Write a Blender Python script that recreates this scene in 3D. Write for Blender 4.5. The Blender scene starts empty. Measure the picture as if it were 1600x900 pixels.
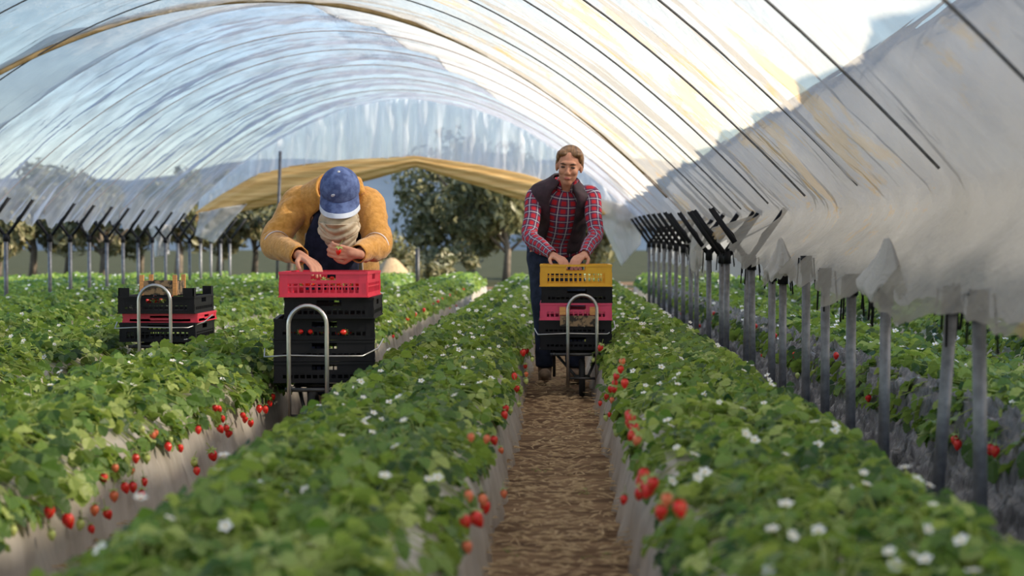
import bpy, bmesh, math, random
import numpy as np
from mathutils import Vector, Matrix, Quaternion
random.seed(7); RNG = np.random.default_rng(7)
S = bpy.context.scene
COL = S.collection
PI = math.pi

# ------------------------------------------------------------------ camera, sky, sun, exposure
F = 2900.0; CX = 875.0; CY = 385.0; CH = 0.85          # focal length in pixels, vanishing point, camera height
cam = bpy.data.cameras.new('camera'); camo = bpy.data.objects.new('camera', cam); COL.objects.link(camo)
cam.sensor_width = 36.0; cam.lens = F / 1600 * 36
camo.location = (0, 0, CH)
camo.rotation_euler = Vector((-75 / F, 1, -65 / F)).to_track_quat('-Z', 'Y').to_euler()
cam.dof.use_dof = True; cam.dof.focus_distance = 9.4; cam.dof.aperture_fstop = 3.6
cam.clip_end = 3000
S.camera = camo
W = bpy.data.worlds.new('sky'); S.world = W; W.use_nodes = True
wn = W.node_tree; bg = wn.nodes['Background']
sky = wn.nodes.new('ShaderNodeTexSky'); sky.sky_type = 'NISHITA'; sky.sun_disc = False
sky.sun_elevation = math.radians(33); sky.sun_rotation = math.radians(92); sky.altitude = 50; sky.dust_density = .4; sky.ozone_density = 1.6
wn.links.new(sky.outputs[0], bg.inputs[0]); bg.inputs[1].default_value = 0.25
sl = bpy.data.lights.new('sun', 'SUN'); sl.energy = 8.0; sl.angle = math.radians(1.2); sl.color = (1.0, 0.87, 0.68)
so = bpy.data.objects.new('sun', sl); COL.objects.link(so)
SUN_FROM = Vector((0.84, -0.10, 0.50)).normalized()
so.rotation_euler = SUN_FROM.to_track_quat('Z', 'Y').to_euler()
S.view_settings.view_transform = 'Standard'; S.view_settings.look = 'None'
S.view_settings.exposure = 0.22; S.view_settings.gamma = 1.0; S.view_settings.use_curve_mapping = False
S.cycles.max_bounces = 10; S.cycles.transparent_max_bounces = 24; S.cycles.transmission_bounces = 6; S.cycles.diffuse_bounces = 4
S.cycles.use_denoising = True
S.cycles.sample_clamp_indirect = 6

def at(px, py, Y):
    return Vector(((px - CX) / F * Y, Y, CH - (py - CY) / F * Y))

# ------------------------------------------------------------------ noise
def _hash(i, j, s):
    n = np.sin(i * 127.1 + j * 311.7 + s * 74.7) * 43758.5453
    return n - np.floor(n)
def vnoise(x, y, s=0):
    x = np.asarray(x, float); y = np.asarray(y, float)
    xi = np.floor(x); yi = np.floor(y); fx = x - xi; fy = y - yi
    fx = fx * fx * (3 - 2 * fx); fy = fy * fy * (3 - 2 * fy)
    a = _hash(xi, yi, s); b = _hash(xi + 1, yi, s); c = _hash(xi, yi + 1, s); d = _hash(xi + 1, yi + 1, s)
    return (a * (1 - fx) + b * fx) * (1 - fy) + (c * (1 - fx) + d * fx) * fy - 0.5
def fbm(x, y, s=0, o=4, gain=.5):
    r = 0; a = 1
    for k in range(o):
        r = r + a * vnoise(x * 2 ** k, y * 2 ** k, s + k * 3.3); a *= gain
    return r

# ------------------------------------------------------------------ materials
def newmat(name):
    m = bpy.data.materials.new(name); m.use_nodes = True
    nt = m.node_tree; nt.nodes.clear()
    out = nt.nodes.new('ShaderNodeOutputMaterial')
    return m, nt, out
def N(nt, t, **kw):
    n = nt.nodes.new(t)
    for k, v in kw.items():
        if k.startswith('i_'): n.inputs[k[2:].replace('_', ' ')].default_value = v
        else: setattr(n, k, v)
    return n
def ramp(nt, fac, stops):
    r = nt.nodes.new('ShaderNodeValToRGB'); cr = r.color_ramp
    while len(cr.elements) < len(stops): cr.elements.new(0.5)
    for e, (p, c) in zip(cr.elements, stops):
        e.position = p; e.color = (*c, 1) if len(c) == 3 else c
    nt.links.new(fac, r.inputs[0]); return r.outputs[0]
def noise(nt, scale, detail=4, rough=.55, vec=None, mapscale=None, coord='Object'):
    tc = N(nt, 'ShaderNodeTexCoord')
    v = tc.outputs[coord] if vec is None else vec
    if mapscale is not None:
        mp = N(nt, 'ShaderNodeMapping'); mp.inputs['Scale'].default_value = mapscale
        nt.links.new(v, mp.inputs[0]); v = mp.outputs[0]
    n = N(nt, 'ShaderNodeTexNoise'); n.inputs['Scale'].default_value = scale; n.inputs['Detail'].default_value = detail; n.inputs['Roughness'].default_value = rough
    nt.links.new(v, n.inputs['Vector']); return n.outputs['Fac']
def bump(nt, h, strength, dist=.01):
    b = N(nt, 'ShaderNodeBump'); b.inputs['Strength'].default_value = strength; b.inputs['Distance'].default_value = dist
    nt.links.new(h, b.inputs['Height']); return b.outputs[0]
def pmat(name, c1, c2=None, rough=.6, scale=20, metal=0, bmp=0, bdist=.005, bscale=None, spec=.5, mapscale=None, lo=.35, hi=.65, coord='Object', sheen=0):
    m, nt, out = newmat(name)
    p = N(nt, 'ShaderNodeBsdfPrincipled'); nt.links.new(p.outputs[0], out.inputs[0])
    p.inputs['Roughness'].default_value = rough; p.inputs['Metallic'].default_value = metal
    p.inputs['Specular IOR Level'].default_value = spec
    if sheen: p.inputs['Sheen Weight'].default_value = sheen
    if c2 is None: c2 = tuple(x * .8 for x in c1)
    f = noise(nt, scale, mapscale=mapscale, coord=coord)
    nt.links.new(ramp(nt, f, [(lo, c2), (hi, c1)]), p.inputs['Base Color'])
    if bmp: nt.links.new(bump(nt, noise(nt, bscale or scale * 2, mapscale=mapscale, coord=coord), bmp, bdist), p.inputs['Normal'])
    return m

M = {}
M['soil'] = pmat('brown_soil', (.29, .19, .11), (.11, .065, .038), rough=.95, scale=9, bmp=1, bdist=.03, bscale=16, mapscale=(.35, 1.6, 1), spec=.1)
M['field'] = pmat('field_soil', (.07, .07, .035), (.04, .045, .02), rough=.95, scale=1.5, bmp=.5, bdist=.05, bscale=9, spec=.1)
M['straw'] = pmat('dry_straw', (.55, .40, .22), (.28, .18, .09), rough=.8, scale=40)
M['mulch'] = pmat('grey_mulch_film', (.50, .455, .40), (.35, .315, .27), rough=.38, scale=3.5, bmp=.55, bdist=.02, bscale=9, mapscale=(1, 2.2, .5), spec=.5)
M['galv'] = pmat('galvanised_steel', (.20, .20, .205), (.12, .12, .125), rough=.5, scale=30, metal=.4)
M['chrome'] = pmat('bright_steel_tube', (.55, .55, .54), (.42, .42, .42), rough=.3, scale=20, metal=.9)
M['dark_steel'] = pmat('dark_steel', (.10, .10, .10), (.05, .05, .05), rough=.5, scale=20, metal=.6)
M['black'] = pmat('black_plastic', (.010, .010, .013), (.006, .006, .008), rough=.6, scale=12, spec=.25)
M['red'] = pmat('red_plastic', (.80, .035, .085), (.68, .025, .07), rough=.4, scale=8)
M['pink'] = pmat('pink_plastic', (.75, .06, .16), (.6, .05, .13), rough=.45, scale=8)
M['yellow'] = pmat('yellow_plastic', (.85, .47, .02), (.75, .38, .015), rough=.42, scale=8)
M['wood'] = pmat('orange_wood', (.78, .38, .13), (.6, .28, .1), rough=.7, scale=14, mapscale=(1, 1, 8))
M['card'] = pmat('printed_card', (.30, .20, .11), (.03, .025, .02), rough=.7, scale=26, lo=.45, hi=.55)
M['rubber'] = pmat('black_rubber', (.02, .02, .02), rough=.8, scale=20)
M['skin'] = pmat('skin', (.60, .32, .22), (.52, .25, .17), rough=.65, scale=18, spec=.25)
M['lips'] = pmat('lips', (.45, .14, .12), rough=.4)
M['eye'] = pmat('dark_eye', (.05, .03, .025), rough=.15)
M['brow'] = pmat('eyebrow_hair', (.09, .05, .03), rough=.8)
M['hair'] = pmat('brown_hair', (.27, .14, .055), (.08, .04, .016), rough=.45, scale=14, mapscale=(6, 1, 1), bmp=.8, bdist=.006)
M['mustard'] = pmat('mustard_fleece', (.66, .34, .09), (.50, .24, .05), rough=.95, scale=45, bmp=.7, bdist=.006, bscale=60, sheen=.3, spec=.1)
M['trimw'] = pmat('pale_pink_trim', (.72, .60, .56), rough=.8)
M['navy'] = pmat('navy_cloth', (.03, .035, .07), (.015, .018, .035), rough=.9, scale=20, spec=.1)
M['jeans'] = pmat('dark_jeans', (.03, .04, .075), (.015, .02, .035), rough=.9, scale=16, spec=.15)
M['denim'] = pmat('blue_denim', (.12, .18, .40), (.05, .08, .22), rough=.85, scale=28, lo=.4, hi=.62, bmp=.3)
M['palebrim'] = pmat('pale_denim_edge', (.66, .73, .86), (.52, .6, .75), rough=.8, scale=20)
M['scarf'] = pmat('beige_scarf', (.55, .47, .36), (.40, .34, .25), rough=.9, scale=20)
M['vest'] = pmat('dark_plum_vest', (.055, .025, .04), (.02, .012, .02), rough=.75, scale=14, bmp=.4, bdist=.01)
M['boot'] = pmat('dusty_brown_boot', (.23, .16, .10), (.12, .08, .05), rough=.85, scale=20)
M['white'] = pmat('white_cloth', (.8, .8, .8), rough=.8)
M['bark'] = pmat('grey_bark', (.20, .16, .12), (.1, .08, .06), rough=.95, scale=6, bmp=.5)
M['tan'] = pmat('tan_film_roll', (.90, .62, .25), (.74, .42, .12), rough=.5, scale=2.2, mapscale=(.5, 1, 9), bmp=.5, bdist=.05)
M['brownrib'] = pmat('brown_film_edge', (.42, .30, .14), (.25, .17, .07), rough=.7, scale=9)
M['petal'] = pmat('white_petal', (.88, .88, .84), (.8, .8, .76), rough=.6)
M['pollen'] = pmat('yellow_flower_centre', (.75, .55, .06), rough=.8)
M['hill_haze'] = pmat('hazy_hill_scrub', (.115, .155, .20), (.075, .105, .145), rough=1, scale=.02, spec=0)  # blue-grey haze of distance is mixed into the hill colour
M['stem'] = pmat('berry_stalk', (.30, .38, .10), rough=.6)

def plaid():
    m, nt, out = newmat('red_plaid_flannel')
    p = N(nt, 'ShaderNodeBsdfPrincipled', i_Roughness=.9); nt.links.new(p.outputs[0], out.inputs[0])
    uv = N(nt, 'ShaderNodeUVMap'); uv.uv_map = 'UVMap'
    sep = N(nt, 'ShaderNodeSeparateXYZ'); nt.links.new(uv.outputs[0], sep.inputs[0])
    def stripe(src, period, centre, half):
        d = N(nt, 'ShaderNodeMath', operation='DIVIDE'); nt.links.new(src, d.inputs[0]); d.inputs[1].default_value = period
        fr = N(nt, 'ShaderNodeMath', operation='FRACT'); nt.links.new(d.outputs[0], fr.inputs[0])
        s = N(nt, 'ShaderNodeMath', operation='SUBTRACT'); nt.links.new(fr.outputs[0], s.inputs[0]); s.inputs[1].default_value = centre
        a = N(nt, 'ShaderNodeMath', operation='ABSOLUTE'); nt.links.new(s.outputs[0], a.inputs[0])
        l = N(nt, 'ShaderNodeMath', operation='LESS_THAN'); nt.links.new(a.outputs[0], l.inputs[0]); l.inputs[1].default_value = half
        return l.outputs[0]
    def mixc(fac, a, b, k=1.0):
        mx = N(nt, 'ShaderNodeMixRGB')
        mm = N(nt, 'ShaderNodeMath', operation='MULTIPLY'); nt.links.new(fac, mm.inputs[0]); mm.inputs[1].default_value = k
        nt.links.new(mm.outputs[0], mx.inputs[0])
        if isinstance(a, tuple): mx.inputs[1].default_value = (*a, 1)
        else: nt.links.new(a, mx.inputs[1])
        mx.inputs[2].default_value = (*b, 1); return mx.outputs[0]
    P = .047
    c = mixc(stripe(sep.outputs[0], P, .5, .25), (.50, .018, .035), (.035, .04, .11), .75)
    c = mixc(stripe(sep.outputs[1], P, .5, .25), c, (.035, .04, .11), .75)
    c = mixc(stripe(sep.outputs[0], P, .5, .045), c, (.62, .66, .74), .7)
    c = mixc(stripe(sep.outputs[1], P, .5, .045), c, (.62, .66, .74), .7)
    nt.links.new(c, p.inputs['Base Color']); return m
M['plaid'] = plaid()

def leafmat(name, dark, light, pale, trans=.35):
    m, nt, out = newmat(name)
    at_ = N(nt, 'ShaderNodeAttribute'); at_.attribute_name = 'tint'
    oi = N(nt, 'ShaderNodeObjectInfo')
    ad = N(nt, 'ShaderNodeMath', operation='MULTIPLY_ADD'); nt.links.new(oi.outputs['Random'], ad.inputs[0]); ad.inputs[1].default_value = .18
    nt.links.new(at_.outputs['Fac'], ad.inputs[2])
    col = ramp(nt, ad.outputs[0], [(.05, dark), (.62, light), (1.1 if False else 1.0, pale)])
    geo = N(nt, 'ShaderNodeNewGeometry')
    mx = N(nt, 'ShaderNodeMixRGB'); nt.links.new(geo.outputs['Backfacing'], mx.inputs[0]); nt.links.new(col, mx.inputs[1]); mx.inputs[2].default_value = (*pale, 1)
    mf = N(nt, 'ShaderNodeMath', operation='MULTIPLY'); nt.links.new(geo.outputs['Backfacing'], mf.inputs[0]); mf.inputs[1].default_value = .35
    nt.links.new(mf.outputs[0], mx.inputs[0])
    p = N(nt, 'ShaderNodeBsdfPrincipled', i_Roughness=.42); p.inputs['Specular IOR Level'].default_value = .4
    t = N(nt, 'ShaderNodeBsdfTranslucent')
    hs = N(nt, 'ShaderNodeHueSaturation'); hs.inputs['Saturation'].default_value = 1.15; hs.inputs['Value'].default_value = 1.5; nt.links.new(mx.outputs[0], hs.inputs['Color'])
    nt.links.new(mx.outputs[0], p.inputs['Base Color']); nt.links.new(hs.outputs[0], t.inputs['Color'])
    s = N(nt, 'ShaderNodeMixShader'); s.inputs[0].default_value = trans
    nt.links.new(p.outputs[0], s.inputs[1]); nt.links.new(t.outputs[0], s.inputs[2]); nt.links.new(s.outputs[0], out.inputs[0])
    return m
M['leaf'] = leafmat('strawberry_leaf', (.016, .055, .012), (.14, .25, .045), (.42, .50, .15), .36)
M['tree'] = leafmat('olive_tree_leaf', (.06, .07, .03), (.16, .16, .075), (.30, .28, .15), .3)
M['scrub'] = leafmat('scrub_leaf', (.07, .08, .035), (.16, .16, .07), (.30, .26, .14), .2)

def berrymat(name, c1, c2):
    m, nt, out = newmat(name)
    p = N(nt, 'ShaderNodeBsdfPrincipled', i_Roughness=.28); nt.links.new(p.outputs[0], out.inputs[0])
    p.inputs['Subsurface Weight'].default_value = 0
    tc = N(nt, 'ShaderNodeTexCoord')
    v = N(nt, 'ShaderNodeTexVoronoi'); v.inputs['Scale'].default_value = 170; nt.links.new(tc.outputs['Object'], v.inputs['Vector'])
    sd = ramp(nt, v.outputs['Distance'], [(.0, (.62, .42, .10)), (.16, (.62, .42, .10)), (.24, c1)])
    f = noise(nt, 30)
    mx = N(nt, 'ShaderNodeMixRGB', blend_type='MULTIPLY'); mx.inputs[0].default_value = .5
    nt.links.new(sd, mx.inputs[1]); nt.links.new(ramp(nt, f, [(.4, c2), (.6, (1, 1, 1))]), mx.inputs[2])
    nt.links.new(mx.outputs[0], p.inputs['Base Color'])
    nt.links.new(bump(nt, v.outputs['Distance'], .5, .002), p.inputs['Normal'])
    return m
M['berry'] = berrymat('ripe_strawberry_red', (.78, .022, .018), (.8, .5, .5))
M['half'] = berrymat('half_ripe_strawberry', (.85, .20, .09), (.9, .75, .6))
M['green'] = berrymat('unripe_strawberry', (.52, .60, .18), (.9, .9, .6))

def filmmat(name, body, tfac, tvar, stain=0, streak=(1, 1, 1), tcol=(1, 1, 1), gloss=.10, bstr=.5, bsc=6, trans=.72, bdist=.03):
    m, nt, out = newmat(name)
    uvn = N(nt, 'ShaderNodeUVMap'); uvn.uv_map = 'UVMap'; uv = uvn.outputs[0]
    f1 = noise(nt, 1.6, 5, .6, vec=uv, mapscale=streak)
    col = ramp(nt, noise(nt, .9, 5, .6, vec=uv), [(.3, tuple(x * .86 for x in body)), (.7, body)])
    if stain:
        n1 = noise(nt, 1.3, 7, .68, vec=uv, mapscale=(2.2, 1.8, 1)); n2 = noise(nt, .45, 2, .5, vec=uv)
        a = N(nt, 'ShaderNodeMath', operation='MULTIPLY'); nt.links.new(n1, a.inputs[0]); nt.links.new(n2, a.inputs[1])
        fac = ramp(nt, a.outputs[0], [(.315, (0, 0, 0)), (.355, (stain,) * 3), (.5, (stain,) * 3)])
        mx = N(nt, 'ShaderNodeMixRGB'); nt.links.new(fac, mx.inputs[0]); nt.links.new(col, mx.inputs[1]); mx.inputs[2].default_value = (.66, .45, .20, 1)
        col = mx.outputs[0]
    d = N(nt, 'ShaderNodeBsdfDiffuse'); t = N(nt, 'ShaderNodeBsdfTranslucent'); g = N(nt, 'ShaderNodeBsdfGlossy'); g.inputs['Roughness'].default_value = .28
    tr = N(nt, 'ShaderNodeBsdfTransparent'); tr.inputs[0].default_value = (*tcol, 1)
    nt.links.new(col, d.inputs[0]); nt.links.new(col, t.inputs[0])
    b1 = bump(nt, noise(nt, bsc, 6, .62, vec=uv, mapscale=streak), bstr, bdist)
    for x in (d, t, g): nt.links.new(b1, x.inputs['Normal'])
    s1 = N(nt, 'ShaderNodeMixShader'); s1.inputs[0].default_value = trans; nt.links.new(d.outputs[0], s1.inputs[1]); nt.links.new(t.outputs[0], s1.inputs[2])
    s2 = N(nt, 'ShaderNodeMixShader'); s2.inputs[0].default_value = gloss; nt.links.new(s1.outputs[0], s2.inputs[1]); nt.links.new(g.outputs[0], s2.inputs[2])
    fac = ramp(nt, f1, [(.36, (max(tfac - tvar, 0),) * 3), (.64, (tfac + tvar,) * 3)])
    s3 = N(nt, 'ShaderNodeMixShader'); nt.links.new(fac, s3.inputs[0]); nt.links.new(s2.outputs[0], s3.inputs[1]); nt.links.new(tr.outputs[0], s3.inputs[2])
    nt.links.new(s3.outputs[0], out.inputs[0]); return m
M['film_near'] = filmmat('stained_cover_film', (.53, .50, .445), .29, .07, stain=.9, streak=(1, 1.4, 1), gloss=.07, bstr=1.0, bsc=4, bdist=.06)
M['film_grey'] = filmmat('double_cover_film', (.66, .64, .60), .16, .05, gloss=.06, streak=(1, .5, 1), bstr=.35)
M['film_clear'] = filmmat('clear_creased_film', (.92, .93, .98), .36, .14, streak=(1.2, 3.2, 1), tcol=(.88, .91, 1), gloss=.26, bstr=1.0, bsc=4, trans=.35)
M['film_end'] = filmmat('end_curtain_film', (.86, .87, .92), .13, .06, streak=(6, .35, 1), gloss=.08, bstr=.6, bsc=3)
M['film_thick'] = filmmat('bunched_film', (.88, .86, .83), .04, .03, streak=(5, 1, 1), gloss=.10, bstr=.5, trans=.5)
M['film_opaque'] = filmmat('opaque_shading_film', (.62, .63, .64), .02, .02, gloss=.04, trans=.4)  # kept nearly opaque so the neighbour's covers cast deeper shade
M['silver'] = pmat('silver_grey_sheet', (.26, .25, .255), (.07, .07, .072), rough=.30, scale=5, bmp=1, bdist=.03, bscale=13, mapscale=(1.2, 3, 1), spec=.6)

# ------------------------------------------------------------------ mesh helpers
def tag(o, label=None, cat=None, group=None, kind=None):
    if label: o['label'] = label
    if cat: o['category'] = cat
    if group: o['group'] = group
    if kind: o['kind'] = kind
    return o
def empty(name, loc, label=None, cat=None, group=None, rz=0):
    o = bpy.data.objects.new(name, None); COL.objects.link(o); o.location = loc; o.rotation_euler = (0, 0, rz); o.empty_display_size = .1
    return tag(o, label, cat, group)
def link(name, me, parent=None, loc=None):
    o = bpy.data.objects.new(name, me); COL.objects.link(o)
    if parent is not None:
        o.parent = parent
        if loc is None: o.matrix_parent_inverse = Matrix.Translation(parent.location).inverted() if parent.rotation_euler.z == 0 else parent.matrix_basis.inverted()
    if loc is not None: o.location = loc
    return o
def mesh(name, verts, faces, mats, uvs=None, smooth=True, midx=None, tint=None):
    me = bpy.data.meshes.new(name)
    me.from_pydata([tuple(v) for v in verts] if not isinstance(verts, np.ndarray) else verts.tolist(), [], faces if isinstance(faces, list) else faces.tolist())
    for m in (mats if isinstance(mats, (list, tuple)) else [mats]): me.materials.append(m)
    if smooth: me.polygons.foreach_set('use_smooth', [True] * len(me.polygons))
    if midx is not None: me.polygons.foreach_set('material_index', np.asarray(midx, dtype=np.int32))
    if uvs is not None:
        ul = me.uv_layers.new(name='UVMap'); li = np.empty(len(me.loops), np.int32); me.loops.foreach_get('vertex_index', li)
        ul.data.foreach_set('uv', np.asarray(uvs, dtype=np.float32)[li].ravel())
    if tint is not None:
        a = me.attributes.new('tint', 'FLOAT', 'POINT'); a.data.foreach_set('value', np.asarray(tint, dtype=np.float32))
    me.update(); return me
class MB:
    def __init__(s): s.v = []; s.f = []; s.m = []
    def add(s, v, f, m=0):
        b = len(s.v); s.v += [tuple(x) for x in v]; s.f += [tuple(b + i for i in q) for q in f]; s.m += [m] * len(f); return s
    def box(s, c, d, m=0, rot=None):
        x, y, z = d[0] / 2, d[1] / 2, d[2] / 2
        v = [Vector((a * x, b * y, e * z)) for a in (-1, 1) for b in (-1, 1) for e in (-1, 1)]
        if rot is not None: v = [rot @ p for p in v]
        c = Vector(c); v = [p + c for p in v]
        return s.add(v, [(0, 1, 3, 2), (4, 6, 7, 5), (0, 4, 5, 1), (2, 3, 7, 6), (0, 2, 6, 4), (1, 5, 7, 3)], m)
    def tube(s, pts, r, n=10, m=0, closed=False, cap=True):
        pts = [Vector(p) for p in pts]; rr = r if isinstance(r, (list, tuple)) else [r] * len(pts)
        L = len(pts); up = None; rings = []
        for i in range(L):
            t = (pts[(i + 1) % L] - pts[i - 1]) if closed else (pts[min(i + 1, L - 1)] - pts[max(i - 1, 0)])
            t.normalize()
            if up is None:
                up = Vector((0, 0, 1)) if abs(t.z) < .9 else Vector((1, 0, 0))
            a = up - t * up.dot(t); a.normalize(); b = t.cross(a); up = a
            rings.append([pts[i] + (a * math.cos(k * 2 * PI / n) + b * math.sin(k * 2 * PI / n)) * rr[i] for k in range(n)])
        v = [p for q in rings for p in q]; f = []
        for i in range(L if closed else L - 1):
            j = (i + 1) % L
            for k in range(n): f.append((i * n + k, i * n + (k + 1) % n, j * n + (k + 1) % n, j * n + k))
        if cap and not closed: f += [tuple(range(n))[::-1], tuple((L - 1) * n + k for k in range(n))]
        return s.add(v, f, m)
    def ell(s, c, r, m=0, rot=None, nu=16, nv=10):
        v = []; c = Vector(c)
        for j in range(nv + 1):
            th = PI * j / nv
            for i in range(nu):
                p = Vector((r[0] * math.sin(th) * math.cos(2 * PI * i / nu), r[1] * math.sin(th) * math.sin(2 * PI * i / nu), r[2] * math.cos(th)))
                if rot is not None: p = rot @ p
                v.append(p + c)
        f = [(j * nu + i, (j + 1) * nu + i, (j + 1) * nu + (i + 1) % nu, j * nu + (i + 1) % nu) for j in range(nv) for i in range(nu)]
        return s.add(v, f, m)
    def build(s, name, mats, parent=None, loc=None, smooth=False):
        me = mesh(name, s.v, s.f, mats, smooth=smooth, midx=s.m)
        return link(name, me, parent, loc)
def catmull(pts, n):
    pts = [np.asarray(p, float) for p in pts]; P = [2 * pts[0] - pts[1]] + pts + [2 * pts[-1] - pts[-2]]; out = []
    for i in range(1, len(P) - 2):
        for k in range(n):
            t = k / n; a, b, c, d = P[i - 1:i + 3]
            out.append(.5 * ((2 * b) + (-a + c) * t + (2 * a - 5 * b + 4 * c - d) * t * t + (-a + 3 * b - 3 * c + d) * t ** 3))
    out.append(pts[-1]); return out
def sweep(name, rows, mats, right=(1, 0, 0), nseg=40, sub=8, arc=(0, 2 * PI), fold=0, seed=0, cap=False, thick=0, parent=None, foldfreq=(6, 12), fwdfold=None):
    """rows: (x,y,z, rx, ry); rx along 'right', ry across; arc may be a function of the fraction along the sweep."""
    R = catmull(rows, sub); R = np.array(R); L = len(R); C = R[:, :3]
    T = np.gradient(C, axis=0); T /= np.linalg.norm(T, axis=1)[:, None]
    ln = np.concatenate([[0], np.cumsum(np.linalg.norm(np.diff(C, axis=0), axis=1))])
    rt = np.array(right, float); v = []; uv = []; per = 2 * PI * float(np.mean((R[:, 3] + R[:, 4]) / 2))
    full = not callable(arc) and abs(arc[1] - arc[0] - 2 * PI) < 1e-6
    for i in range(L):
        a = rt - T[i] * rt.dot(T[i]); a /= np.linalg.norm(a); b = np.cross(T[i], a)
        a0, a1 = arc(i / (L - 1)) if callable(arc) else arc
        for k in range(nseg + 1):
            th = a0 + (a1 - a0) * k / nseg
            w = 1.0
            if fold: w += fold * float(fbm(np.array(math.cos(th) * 1.7 + ln[i] * foldfreq[0]), np.array(math.sin(th) * 1.7 + ln[i] * foldfreq[1]), seed))
            v.append(C[i] + (a * math.cos(th) * R[i, 3] + b * math.sin(th) * R[i, 4]) * w)
            uv.append((th / (2 * PI) * per, ln[i]))
    n1 = nseg + 1
    f = [(i * n1 + k, i * n1 + k + 1, (i + 1) * n1 + k + 1, (i + 1) * n1 + k) for i in range(L - 1) for k in range(nseg)]
    if cap and full: f += [tuple(range(nseg))[::-1], tuple((L - 1) * n1 + k for k in range(nseg))]
    me = mesh(name, v, f, mats, uvs=uv); o = link(name, me, parent)
    if thick:
        md = o.modifiers.new('s', 'SOLIDIFY'); md.thickness = thick; md.offset = 0
    return o
def sheet(name, fn, us, vs, mats, thick=0, parent=None, uvs=True):
    U, V = np.meshgrid(us, vs, indexing='ij'); X, Y, Z = fn(U, V)
    P = np.stack([X, Y, Z], -1).reshape(-1, 3); nu, nv = len(us), len(vs)
    i = np.arange(nu - 1)[:, None] * nv + np.arange(nv - 1)[None]; i = i.ravel()
    f = np.stack([i, i + nv, i + nv + 1, i + 1], 1)
    me = mesh(name, P, f, mats, uvs=np.stack([U, V], -1).reshape(-1, 2)); o = link(name, me, parent)
    if thick:
        md = o.modifiers.new('s', 'SOLIDIFY'); md.thickness = thick
    return o

# ------------------------------------------------------------------ ground and raised beds
def beds_z(dx):
    pass
g = sheet('ground', lambda U, V: (U, V, fbm(U * 3, V * 7, 3) * .02 - .012), np.concatenate([np.linspace(-60, -3, 20), np.linspace(-2.9, 2.9, 120), np.linspace(3, 60, 20)]),
          np.concatenate([np.linspace(-3, 14, 420), np.linspace(14.2, 40, 60), np.array([45])]), M['soil'])
tag(g, kind='structure')
g2 = sheet('field_ground', lambda U, V: (U, V, fbm(U * .3, V * .3, 3) * .1 - .02), np.linspace(-200, 200, 80), np.concatenate([np.linspace(33.5, 80, 60), np.array([120, 200, 400, 700])]), M['field']); tag(g2, kind='structure')
BEDS = [-8.25 + 1.1 * k for k in range(15)]
BN = {-0.55: 'bed left of the path', 0.55: 'bed right of the path', -1.65: 'second bed left of the path', -2.75: 'third bed left of the path', 1.65: 'bed beyond the steel posts'}
prof = [(-.36, -.03), (-.355, .02), (-.335, .13), (-.315, .19), (-.29, .24), (-.25, .27), (-.12, .285), (0, .29)]
prof = prof + [(-a, b) for a, b in prof[::-1][1:]]
pa = np.array(prof); ps = np.linspace(0, len(pa) - 1, 57); PX = np.interp(ps, range(len(pa)), pa[:, 0]); PZ = np.interp(ps, range(len(pa)), pa[:, 1])
def Y0(x): return max(1.0, abs(x) / .31 - 2.2) if x < 0 else max(1.0, abs(x) / .27 - 2.2)
ords = ['', 'first', 'second', 'third', 'fourth', 'fifth', 'sixth', 'seventh', 'eighth', 'ninth', 'tenth', 'eleventh']
for xb in BEDS:
    near = abs(xb) < 2
    def fn(U, V, xb=xb):
        X = np.interp(U, range(57), PX); Z = np.interp(U, range(57), PZ)
        side = np.clip(np.abs(X) - .24, 0, .12) / .12
        foot = np.clip(.12 - Z, 0, .15) / .15
        w = fbm(V * 9 + X * 3, Z * 5, xb) * .022 * side + fbm(V * 22, Z * 3, xb + 5) * .018 * foot + fbm(V * 1.3, U * 0, xb) * .03 * foot
        return xb + X + np.sign(X) * w, V, Z + fbm(X * 8, V * 6, xb + 2) * .008
    o = sheet('raised_bed', fn, np.arange(57), np.arange(Y0(xb) - .3, 33, .05 if near else .16), M['mulch'])
    k = round((-xb + .55) / 1.1) if xb < 0 else round((xb + .55) / 1.1)
    side = 'left' if xb < 0 else 'right'
    lab = 'long raised bed under grey plastic, directly %s of the brown dirt path' % side if k == 1 else 'long raised bed under grey plastic, %s bed %s of the dirt path' % (ords[k], side)
    tag(o, lab, 'raised bed', 'raised beds of the strawberry field')

# wrinkled plastic sheet in the trench of the right hand posts, running up the neighbouring bed
def fsil(U, V):
    X = np.interp(U, [0, .1, .45, .8, 1], [.87, .92, 1.25, 1.345, 1.40]); Z = np.interp(U, [0, .1, .45, .8, 1], [.10, .02, .02, .26, .345])
    h = np.abs(((V * 9 + np.abs(U - .45) * 5) % 1) - .5) * .024 + fbm(U * 14, V * 11, 9) * .035 + fbm(U * 30, V * 26, 4) * .012
    return X - h * .6, V, Z + h + .004
o = sheet('wrinkled_plastic_sheet', fsil, np.linspace(0, 1, 60), np.arange(3.2, 24, .02), M['silver'])
tag(o, 'crinkled silver grey plastic sheet lining the trench between the steel posts and the next bed', 'plastic sheet')

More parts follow.
